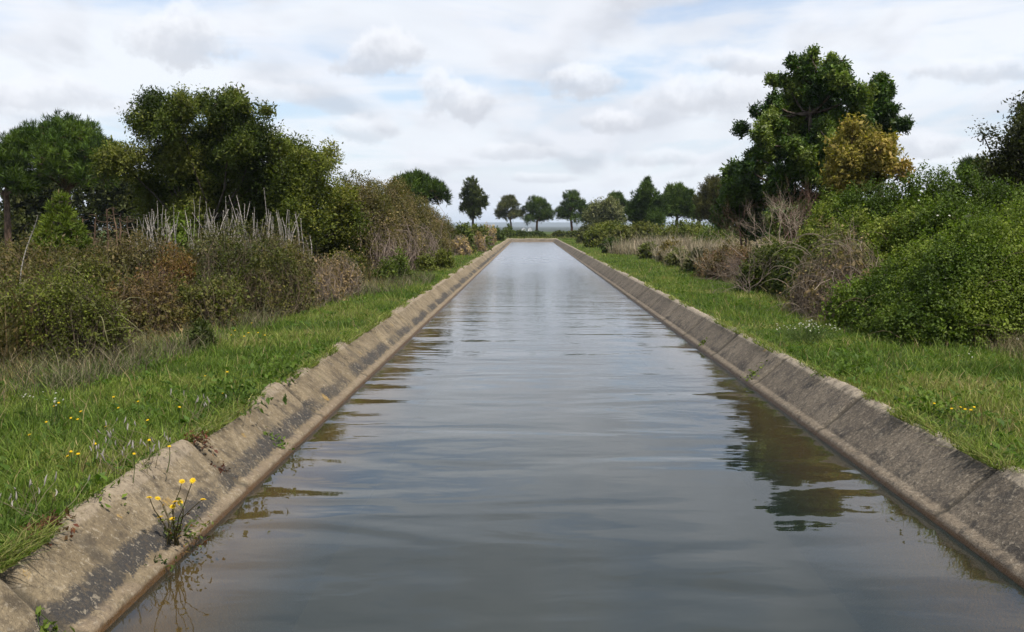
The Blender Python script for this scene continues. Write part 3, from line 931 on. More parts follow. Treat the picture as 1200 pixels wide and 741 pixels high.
def dome_lobes(cx, cy, cz, R, H, n, r, seed):
    rr = np.random.default_rng(seed); out = []
    for i in range(n):
        a = i * 2.399 + rr.uniform(0, .5); q = math.sqrt((i + .5) / n)
        q *= rr.uniform(.82, 1.1)
        out.append((cx + R * q * math.cos(a), cy + R * q * math.sin(a), cz + H * (1 - q ** 2.2) + rr.uniform(-.1, .1) * H, r * rr.uniform(.8, 1.2), r * rr.uniform(.8, 1.2), r * rr.uniform(.6, .9)))
    for i in range(n // 3):
        a = rr.uniform(0, 6.28); q = math.sqrt(rr.uniform(.1, 1))
        out.append((cx + R * q * .85 * math.cos(a), cy + R * q * .85 * math.sin(a), cz + H * .62 * (1 - q ** 2) * rr.uniform(.3, 1) - r * .15, r, r, r * .7))
    return out


def pine(label, px, Y, top, wpx, low, n, pal=PINE, seed=1, group='umbrella pines', nl=22, per=20, name='umbrella_pine', bark=(.13, .085, .06), trunk_r=.16, needle=.26, base=None, cat='pine tree', lb=.32):
    x = AX(px, Y); R = wpx / 2 / F * Y; zt = AZ(top, Y); zb = AZ(low, Y)
    H = zt - zb
    r = R * lb
    L = dome_lobes(x, Y, zb + r * .4, R * .80, H - r * 1.0, nl, r, seed)
    return tree(name, label, cat, (x, Y, gz(x, Y) if base is None else base), L, pal, n, per, needle, bark=bark, trunk_r=trunk_r, style='needle', spread=.16, fill=2.6, upb=.9, aspect=.10, mat=M_NEEDLE,
                trunk_top=.75, twig_frac=.25, group=group, limb_up=-.5)


pine('broad umbrella pine with tan bare limbs at the far left edge', 72, 44, 143, 165, 215, 2400, seed=2, nl=34, group=None, needle=.25, lb=.26, pal=[(.020, .042, .010), (.036, .074, .014), (.065, .112, .020)])
pine('small umbrella pine partly cut off at the left edge, lower than the broad one', 5, 42, 178, 80, 225, 500, seed=5, nl=12, group=None, needle=.32)
pine('rounded umbrella pine rising behind the dry bramble mound', 490, 62, 207, 76, 240, 900, seed=7, nl=22, needle=.34)
L_ = px_lobes(110, [(553, 218, 8), (548, 228, 9), (559, 230, 9), (553, 240, 10), (545, 244, 6), (566, 240, 6), (556, 250, 8), (568, 236, 4)], .8, 8)
tree('slender_pine', 'slender loose crowned pine standing alone left of the canal end', 'pine tree', (AX(553, 110), 110, gz(AX(553, 110), 110)), L_, [(.03, .045, .02), (.045, .065, .025), (.065, .085, .035)], 420, 18, .36,
     bark=(.09, .075, .06), trunk_r=.15, style='needle', spread=.2, aspect=.16, mat=M_NEEDLE, upb=.7, trunk_top=.7)
GREYP = [(.045, .058, .030), (.065, .080, .042), (.09, .10, .06)]
pine('greyish umbrella pine with thin pale limbs beyond the canal end, first of the row', 597, 142, 232, 36, 259, 520, GREYP, 11, 'umbrella pines', 14, 14, needle=.45, trunk_r=.15, bark=(.17, .14, .12))
pine('dark umbrella pine straight beyond the canal end beside the white houses', 630, 142, 233, 40, 259, 620, PINE, 12, 'umbrella pines', 14, 14, needle=.45, trunk_r=.17)
pine('tallest umbrella pine of the row beyond the canal, with reddish trunk', 670, 140, 228, 42, 260, 640, PINE, 13, 'umbrella pines', 16, 14, needle=.45, bark=(.16, .085, .055), trunk_r=.18)
tree('willow_tree', 'silvery grey green rounded tree right of the canal end', 'tree', (AX(706, 125), 125, gz(AX(706, 125), 125)), px_lobes(125, [(700, 248, 11), (712, 245, 12), (722, 254, 10), (692, 255, 9), (706, 258, 14)], 1.2, 6),
     [(.07, .085, .05), (.10, .115, .07), (.13, .145, .095)], 600, 14, .3, trunk_r=.14, aspect=.35, bark=(.1, .085, .07), spread=.3)
pine('dark green pine peeping over the silvery tree', 722, 135, 228, 30, 250, 520, PINE, 15, 'umbrella pines', 12, 14, needle=.45)
pine('broad umbrella pine with forked pale trunk between the pointed pine and the dark feathery tree', 792, 95, 219, 56, 255, 800, PINE, 17, 'umbrella pines', 20, 16, needle=.42, bark=(.13, .10, .08))
Y = 92
L_ = px_lobes(Y, [(757, 216, 5), (756, 224, 8), (752, 234, 12), (764, 236, 12), (744, 246, 11), (758, 248, 14), (772, 248, 12), (750, 257, 12), (766, 258, 12), (738, 252, 7)], .9, 9)
tree('pointed_pine', 'pointed dark green pine with a narrow top right of the canal', 'pine tree', (AX(757, Y), Y, gz(AX(757, Y), Y)), L_, [(.018, .038, .010), (.03, .06, .014), (.05, .09, .02)], 850, 18, .36, trunk_r=.15, style='needle', spread=.16, aspect=.12, mat=M_NEEDLE, upb=.8)
Y = 72
L_ = px_lobes(Y, [(838, 218, 10), (828, 226, 11), (848, 226, 12), (820, 240, 11), (836, 240, 14), (854, 240, 12), (826, 252, 10), (846, 252, 11), (862, 250, 10)], 1.0, 10)
tree('feathery_tree', 'dark brownish feathery tree left of the tallest right hand tree', 'tree', (AX(838, Y), Y, gz(AX(838, Y), Y)), L_, [(.030, .032, .016), (.045, .050, .022), (.062, .068, .030)], 900, 22, .26, style='needle', trunk_r=.14, bark=(.07, .055, .045), spread=.3, aspect=.09, upb=.7, mat=M_NEEDLE)
# scattered thinner trunks of the grove behind
Y = 100
for i, (px, top, w) in enumerate(((815, 236, 20), (868, 232, 26))):
    pine(('thin young pine seen between the umbrella pine and the feathery tree', 'pine in the shade behind the feathery tree')[i], px, Y + 4 * i, top, w, 252, 380, PINE, 20 + i, 'umbrella pines', 9, 14, needle=.42, bark=(.09, .07, .06), trunk_r=.11)

# the shaded grove behind the left pines
for i, (px, Yd, top, half, lab) in enumerate(((20, 56, 214, 46, 'dense dark shrubby oak low behind the partly cut off pine'), (85, 60, 210, 46, 'dense dark shrubby oak below the middle of the broad umbrella pine'), (150, 57, 206, 44, 'dense dark shrubby oak between the umbrella pine and the tallest left tree'),
        (225, 55, 205, 50, 'dense dark shrubby oak behind the stems of the tallest left tree'), (300, 53, 210, 46, 'dense dark shrubby oak behind the olive green tree'), (-50, 58, 214, 50, 'dense dark shrubby oak just outside the left edge'))):
    x = AX(px, Yd); r_ = half / F * Yd
    L_ = [(x + rng.uniform(-.6, .6) * r_, Yd + rng.uniform(-.5, .5) * r_, .9 + (AZ(top, Yd) - .9) * q - .5 * q, r_ * rng.uniform(.5, .65), r_ * .5, .95) for q in (.1, .1, .25, .3, .55, .6, .8, .95, 1.0)]
    tree('shrubby_oak', lab, 'tree', (x, Yd, gz(x, Yd)), L_, [(.018, .026, .009), (.028, .038, .012), (.042, .050, .017)], 700, 16, .22, trunk_r=.08, stems=2, spread=.22, fill=2.6)

for i, (px, Yd, top, w, lab) in enumerate(((690, 150, 240, 30, 'low dark pine between the tallest row pine and the silvery tree'), (742, 140, 236, 30, 'hazy pine behind the left side of the pointed pine'), (776, 150, 234, 32, 'hazy pine in the gap between the pointed pine and the broad umbrella pine'),
        (818, 150, 236, 34, 'hazy pine low behind the thin young pine'), (850, 140, 238, 34, 'hazy pine low behind the feathery tree'))):
    pine(lab, px, Yd, top, w, 261, 420, PINE, 60 + i, 'umbrella pines', 10, 14, needle=.45, trunk_r=.15)

# young pine with tan candles
Y = 26
x0 = AX(69, Y); z0 = gz(x0, Y)
L_ = []
zt = AZ(228, Y)
for k, (f, r) in enumerate(((.30, .72), (.42, .64), (.55, .52), (.67, .38), (.80, .25), (.92, .14))):
    for a in range(5 if k < 4 else 3):
        an = a * 6.28 / (5 if k < 4 else 3) + k
        L_.append((x0 + math.cos(an) * r * .7, Y + math.sin(an) * r * .7, z0 + (zt - z0) * f, r * .5, r * .5, .17))
yp = tree('young_pine', 'small bushy young pine with tan upright shoots in front of the umbrella pine', 'pine tree', (x0, Y, z0), L_, [(.05, .085, .014), (.085, .13, .02), (.12, .16, .03)], 620, 24, .15, trunk_r=.05, style='needle', spread=.1, aspect=.1, mat=M_NEEDLE, upb=.9, trunk_top=.5)
g = Geo()
for l in [L_[i] for i in range(0, len(L_), 2)] + [L_[-1]] * 3:
    p = np.array(l[:3]) + rng.normal(0, .05, 3) + UP * .1
    P = curve([p], [p + UP * rng.uniform(.16, .3) + rng.normal(0, .02, 3)], 4, [rng.normal(0, .01, 3)])
    g.tubes(P, np.array([[.014, .014, .012, .005]]), (.30, .22, .12), 5)
g.build('shoots', M_DRY, yp)['kind'] = 'stuff'

# bare brown stems below the left pines
for i, (px, py0, Yd, lean) in enumerate(((122, 245, 30, .05), (131, 243, 30.5, .02), (141, 250, 31, .0), (150, 254, 30, -.05), (108, 252, 33, .1), (95, 256, 34, .0), (84, 248, 35, .04))):
    x = AX(px, Yd); zb = gz(x, Yd); zt = AZ(py0, Yd)
    root = thing('dead_sapling', (x, Yd, zb), 'bare brown dead sapling standing in the row below the umbrella pine', 'sapling', 'bare saplings below the umbrella pine')
    g = Geo()
    P = curve([(x, Yd, zb - .05)], [(x + lean, Yd, zt)], 8, [rng.normal(0, .05, 3)], .015)
    g.tubes(P, np.linspace(.05, .02, 8)[None], (.17, .115, .075) if i % 2 else (.12, .08, .055), 6)
    g.build('trunk', M_BARK, root, smooth=True)
    g = Geo()
    k = 16
    t = rng.uniform(.35, 1, k); p0 = np.stack([x + lean * t, Yd + 0 * t, zb + (zt - zb) * t], 1)
    h = rng.normal(0, 1, (k, 3)); h[:, 2] = rng.uniform(.0, .5, k)
    g.tubes(curve(p0, p0 + norm(h) * rng.uniform(.15, .4, k)[:, None], 4, rng.normal(0, .03, (k, 3))), np.tile([.01, .008, .006, .003], (k, 1)), (.16, .11, .075), 3)
    g.build('twigs', M_TWIG, root)['kind'] = 'stuff'

# ------------------------------------------------------------------ trees, right side
Y = 34
L_ = px_lobes(Y, [(945, 76, 11), (942, 90, 15), (926, 105, 16), (962, 104, 22), (906, 122, 13), (912, 92, 8), (894, 150, 17), (881, 164, 11), (936, 132, 24), (968, 138, 25), (990, 122, 17), (1000, 150, 19), (914, 172, 22), (950, 172, 26),
                  (896, 192, 18), (985, 176, 22), (930, 205, 22), (960, 215, 24), (873, 150, 8), (905, 215, 18), (915, 238, 24), (948, 245, 28), (980, 240, 24), (898, 258, 20), (935, 262, 24), (878, 185, 8), (888, 132, 8), (925, 78, 8), (960, 82, 9), (866, 200, 8), (938, 148, 26), (925, 186, 26), (960, 165, 26), (948, 112, 20), (945, 68, 6), (985, 150, 22)], 1.3, 21, shrink=.86)
GLT = [(.016, .034, .008), (.030, .058, .011), (.060, .094, .018), (.112, .138, .034)]
tree('tall_tree', 'tall glossy dark green tree with tufted lobes, tallest on the right bank', 'tree', (AX(952, Y), Y, gz(AX(952, Y), Y)), tufts(L_, 6, .36, 1, .86), GLT, 6500, 24, .10, bark=(.09, .07, .055), trunk_r=.15, spread=.10, fill=3.0, aspect=.45, mat=M_GLOSS, trunk_top=.55, limbs=L_, rough=.15, clumpvar=1.3)
Y = 36
L_ = px_lobes(Y, [(1017, 102, 7), (1019, 116, 11), (1018, 134, 14), (1026, 150, 15), (1022, 168, 16), (1040, 164, 9), (1036, 184, 12), (1020, 190, 16), (1042, 150, 6)], .7, 22)
tree('spire_tree', 'narrow green spire shaped tree behind the yellow tree', 'tree', (AX(1022, Y), Y, gz(AX(1022, Y), Y)), tufts(L_, 5, .40, 2, .85), GLT, 1500, 24, .10, trunk_r=.09, limbs=L_, spread=.10, fill=3, aspect=.45, mat=M_GLOSS)
Y = 29
L_ = px_lobes(Y, [(1000, 165, 14), (985, 178, 16), (1012, 178, 17), (975, 192, 14), (1028, 192, 14), (1000, 195, 20), (970, 208, 12), (1038, 202, 10), (1018, 208, 16), (990, 150, 7), (1010, 155, 8), (985, 212, 15)], .9, 23)
tree('yellow_tree', 'small tree with golden yellow leaves in front of the tall green tree', 'tree', (AX(1003, Y), Y, gz(AX(1003, Y), Y)), L_, [(.08, .082, .022), (.16, .145, .042), (.25, .215, .078), (.18, .135, .05)], 750, 18, .11, bark=(.12, .08, .05), trunk_r=.07, stems=2, spread=.14, aspect=.5, fill=2.4)
Y = 25
L_ = px_lobes(Y, [(1185, 150, 14), (1172, 180, 16), (1196, 170, 22), (1160, 200, 16), (1185, 205, 24), (1200, 235, 26), (1172, 232, 20), (1215, 200, 30), (1205, 130, 12), (1220, 150, 24), (1152, 215, 10), (1190, 255, 25), (1168, 155, 6)], 1.2, 24)
tree('dark_tree', 'very dark twiggy tree cut off by the right edge behind the bramble', 'tree', (AX(1195, Y), Y, gz(AX(1195, Y), Y)), L_, [(.018, .022, .010), (.028, .036, .013), (.045, .055, .02)], 1300, 16, .085, bark=(.05, .042, .036), trunk_r=.11, stems=2, spread=.2, fill=2.0, aspect=.45, twig_frac=.7)
Y = 40
L_ = px_lobes(Y, [(1120, 198, 6), (1116, 206, 9), (1130, 204, 7), (1138, 196, 7), (1140, 206, 10), (1128, 214, 12)], .6, 25)
tree('young_pine', 'dark pointed young pine peeping over the top of the bramble thicket', 'pine tree', (AX(1128, Y), Y, gz(AX(1128, Y), Y)), L_, PINE, 380, 18, .2, trunk_r=.07, style='needle', spread=.12, aspect=.12, mat=M_NEEDLE, upb=.9)
Y = 37
L_ = px_lobes(Y, [(858, 205, 10), (868, 218, 14), (852, 226, 12), (872, 240, 16), (856, 250, 16), (880, 262, 16), (888, 235, 14)], 1.0, 26)
tree('leafy_shrub', 'dark leafy shrub beside the foot of the tall green tree', 'shrub', (AX(868, Y), Y, gz(AX(868, Y), Y)), L_, [(.018, .036, .008), (.03, .056, .011), (.05, .08, .015)], 700, 20, .14, trunk_r=.06, stems=2, spread=.16, mat=M_GLOSS, aspect=.45)

# bare dead shrub with pale branches
def branching(g, p, d, L, r, depth, col, rr):
    q = p + d * L
    mid = (p + q) / 2 + rr.normal(0, .06 * L, 3)
    P = np.array([p, (p + mid) / 2 + rr.normal(0, .02 * L, 3), mid, (mid + q) / 2 + rr.normal(0, .02 * L, 3), q])
    g.tubes(P[None], np.linspace(r, r * .62, 5)[None], col, 5 if depth > 2 else 3)
    if depth == 0: return
    for k in range(3 if depth > 1 else 4):
        nd = norm(d + rr.normal(0, .48, 3) + UP * .12)
        t = rr.uniform(.55, 1.0) if k else 1.0
        branching(g, p + (q - p) * t, nd, L * rr.uniform(.6, .85), r * .55, depth - 1, col, rr)


def dead_shrub(label, px, Yd, H, seed, col, r=.035, trunks=4, depth=4, name='dead_shrub', spread=.45):
    x = AX(px, Yd); z = gz(x, Yd)
    root = thing(name, (x, Yd, z), label, 'shrub')
    g = Geo(); rr = np.random.default_rng(seed)
    for k in range(trunks):
        d = norm(np.array([rr.normal(0, spread), rr.normal(0, spread), 1.0]))
        branching(g, np.array([x, Yd, z - .05]) + rr.normal(0, .08, 3) * [1, 1, 0], d, H * .36, r * rr.uniform(.7, 1.1), depth, np.array(col) * rr.uniform(.8, 1.2), rr)
    g.build('branches', M_TWIG, root, smooth=True)
    return root


dead_shrub('bare dead shrub with pale forked branches in front of the tall tree', 918, 27, 3.1, 33, (.30, .235, .18), .028, 4, 4)
dead_shrub('reddish brown leafless shrub just behind the pale forked dead shrub', 905, 28.5, 3.2, 35, (.15, .09, .066), .018, 7, 4, 'twiggy_shrub', .5)
dead_shrub('low grey leafless shrub with arching twigs at the edge of the right verge', 880, 25.5, 1.4, 37, (.20, .155, .125), .014, 7, 4, 'twiggy_shrub', .9)

# ------------------------------------------------------------------ bushes, right side
BRAM = [(.028, .052, .010), (.050, .084, .014), (.072, .110, .020), (.098, .136, .028)]
def elob(px, Yd, top, half, depth, zb=.3, r=None):
    x = AX(px, Yd); zt = AZ(top, Yd); rz = (zt - zb) / 1.0
    return (x, Yd, zb, half / F * Yd, depth, rz)


brf = bush('bramble_thicket', 'big bright green bramble thicket filling the right edge above the grass', 'bramble',
     [elob(1150, 15.8, 262, 120, 1.7), elob(1085, 16.8, 290, 85, 1.3), elob(1210, 15.0, 300, 80, 1.2), elob(1060, 17.6, 310, 70, 1.0), elob(1130, 15.0, 330, 110, 1.0), elob(1200, 17.5, 236, 95, 1.5), elob(1290, 16.0, 262, 110, 1.8), elob(1370, 17.5, 255, 110, 1.8), elob(1035, 17.4, 322, 50, .9), elob(1062, 16.0, 350, 62, .8), elob(1110, 15.0, 352, 90, .8)],
     BRAM, 12000, 24, .046, core=.5, stems=500, canes=70, spread=.10, mat=M_LEAF, rough=.22, fill=9, upb=.7)
brb = bush('bramble_thicket', 'green bramble thicket with small pale blossoms heaped up below the yellow tree', 'bramble',
     [elob(1050, 22.5, 208, 85, 1.9), elob(1120, 22, 206, 80, 1.9), elob(985, 23, 225, 55, 1.6), elob(1175, 21.5, 222, 70, 1.7), elob(1010, 21.3, 250, 60, 1.3), elob(1090, 20.5, 235, 80, 1.4)],
     [(.032, .056, .011), (.052, .088, .015), (.078, .118, .022), (.12, .15, .04)], 7500, 22, .058, core=1.3, stems=350, canes=70, spread=.10, rough=.22, fill=9, upb=.7)
# pale blossoms on both brambles
for (root, lob, n) in ((brb, [elob(1050, 22.5, 206, 87, 2), elob(1120, 22, 204, 82, 2), elob(1090, 20.5, 233, 82, 1.5)], 34), (brf, [elob(1150, 15.8, 260, 122, 1.75), elob(1060, 17.6, 308, 72, 1.05), elob(1130, 15.0, 328, 112, 1.05)], 14)):
    g = Geo()
    Lb = np.array(lob); li = rng.integers(0, len(Lb), n)
    d = norm(rng.normal(0, 1, (n, 3)) + np.array([-.2, -.7, .5])); d[:, 2] = np.abs(d[:, 2])
    c = Lb[li, :3] + d * Lb[li, 3:6] * 1.06
    for k in range(5):
        a = k * 1.2566
        s1 = norm(np.cross(d, UP)); s2 = np.cross(s1, d)
        g.leaves(c, s1 * math.cos(a) + s2 * math.sin(a) + d * .25, d, np.full(n, .026), np.full(n, .024), np.tile([.52, .50, .44], (n, 1)))
    o = g.build('blossoms', M_PETAL, root); o['kind'] = 'stuff'
bush('dry_thicket', 'grey brown dead bramble tangle left of the bright green thicket', 'dry thicket',
     [elob(975, 19.8, 258, 44, 1.1), elob(998, 19.0, 282, 42, .9), elob(952, 19.8, 298, 34, .8), elob(978, 18.6, 314, 40, .7)],
     [(.085, .066, .045), (.14, .11, .08), (.07, .085, .03)], 260, 14, .055, stems=1900, stem_col=(.17, .13, .095), canes=90, cane_col=(.20, .16, .12), fill=4, stem_r=.0065, twigcap=.9)
bush('leafy_bush', 'fresh green bush growing out of the dead bramble tangle', 'bush', [elob(1003, 17.3, 322, 18, .4), elob(985, 17.4, 335, 16, .35)], [(.06, .10, .018), (.09, .14, .024)], 200, 14, .05, stems=40)
bush('dark_bush', 'dark green low bush under the pale forked dead shrub', 'bush', [elob(892, 26.5, 292, 26, 1.0), elob(915, 26, 285, 26, 1.0), elob(930, 24.5, 300, 22, .8)], [(.022, .036, .010), (.038, .056, .014), (.055, .075, .02)], 700, 18, .075, stems=160)
bush('russet_bush', 'reddish brown twiggy bush at the edge of the right verge', 'bush', [elob(852, 32, 284, 28, 1.0), elob(834, 33, 292, 20, .8), elob(870, 31, 288, 22, .9)], [(.07, .045, .034), (.105, .07, .052), (.14, .10, .08), (.055, .052, .028)], 700, 16, .06, stems=900, stem_col=(.15, .085, .06), fill=4)
GSC = [(.045, .062, .016), (.072, .095, .024), (.105, .125, .036)]
for i, (px, Yd, top, half, lab, pal) in enumerate((
        (715, 78, 262, 28, 'long green scrub mound at the canal end of the right bank', GSC),
        (748, 66, 263, 30, 'olive green scrub mound above the tan grass, below the pointed pine', [(.045, .055, .02), (.07, .085, .026), (.10, .105, .04)]),
        (800, 60, 264, 34, 'low green scrub strip behind the tan grass, below the umbrella pine', GSC),
        (846, 52, 267, 32, 'green scrub hump behind the russet bush', [(.045, .075, .015), (.07, .11, .022)]),
        (700, 95, 262, 22, 'small grey green scrub mound below the silvery tree', [(.055, .065, .03), (.085, .095, .045)]),
        (760, 52, 289, 4, 'small dark bush at the foot of the tan grass bank, nearer the canal end', [(.045, .06, .02), (.07, .085, .03)]),
        (795, 43, 299, 6, 'grey green bush at the foot of the tan grass bank', [(.085, .10, .05), (.13, .14, .075)]),
        (716, 62, 282, 5, 'dark green small bush left of the tan grass bank', [(.025, .045, .01), (.04, .065, .014)]),
        (785, 47, 286, 5, 'small olive brown bush in the middle of the tan grass', [(.07, .06, .022), (.10, .085, .03)]),
        (818, 38, 303, 7, 'sage green bush beside the russet bush', [(.085, .095, .05), (.13, .13, .075)]))):
    bush('scrub_bush', lab, 'bush', [elob(px, Yd, top, half, half / F * Yd * .8, .6), elob(px + half * .5, Yd + .4, top + 3, half * .6, half / F * Yd * .6, .6), elob(px - half * .5, Yd - .3, top + 3, half * .6, half / F * Yd * .6, .6)], pal,
         int(160 + half * 22), 14, .06 + Yd * .0010, stems=60, spread=.16)

# tan grass tussocks on the right bank
for i in range(24):
    px = 722 + (i % 12) * 11.5 + rng.uniform(-3, 3); Yd = 68 - (i % 12) * 2.6 + rng.uniform(-2, 2)
    if i >= 12: Yd -= 5.5 + rng.uniform(-1, 1); px += 5
    x = AX(px, Yd); z = gz(x, Yd)
    g = Geo(); k = 520
    a = rng.uniform(0, 6.28, k); q = np.sqrt(rng.random(k)) * .55
    P = np.stack([x + np.cos(a) * q * 1.3, Yd + np.sin(a) * q, np.full(k, z - .04)], 1)
    H = rng.gamma(12, (.72 + .2 * rng.random()) / 12, k)
    ln = np.stack([np.cos(a), np.sin(a)], 1) * (q * .7)[:, None] + rng.normal(0, .16, (k, 2)) + np.array([.12, 0])
    g.blades(P, ln, H, rng.uniform(.018, .035, k), tints(k, [(.20, .16, .095), (.34, .275, .18), (.46, .39, .285), (.12, .13, .05)], .2), 3)
    o = g.build('grass_tussock', M_DRY)
    tag(o, 'tall straw coloured grass tussock on the tan bank right of the canal', 'grass tussock', 'straw grass tussocks on the right bank')

# ------------------------------------------------------------------ bushes, left side
Y = 37
bush('dry_mound', 'big mound of tangled bramble, olive on top and pinkish grey dead twigs below', 'bramble',
     [elob(428, 34, 207, 44, 2.0), elob(452, 40, 210, 44, 2.2), elob(478, 47, 224, 37, 2.2), elob(500, 55, 240, 29, 2.2), elob(520, 62, 256, 19, 2.0), elob(446, 33, 258, 26, 1.0), elob(469, 39, 254, 27, 1.2), elob(493, 46, 258, 25, 1.4)],
      [(.050, .054, .020), (.068, .070, .028), (.090, .085, .042), (.115, .095, .062)], 7000, 16, .065, low=.16, leaf_lobes=5, rough=.2, stems=4600, stem_col=(.21, .16, .128), canes=160, cane_col=(.22, .17, .13), fill=7, stem_r=.007, twigcap=.2, spread=.13)
bush('olive_bush', 'yellowish olive bush joining the dry mound to the olive tree', 'bush', [elob(408, 34, 208, 34, 1.6), elob(390, 33, 232, 30, 1.3), elob(420, 33.5, 256, 32, 1.0), elob(440, 34, 272, 26, .8), elob(405, 31.5, 282, 22, .7)], [(.040, .055, .012), (.065, .082, .018), (.10, .115, .028)], 2000, 18, .08, stems=160)
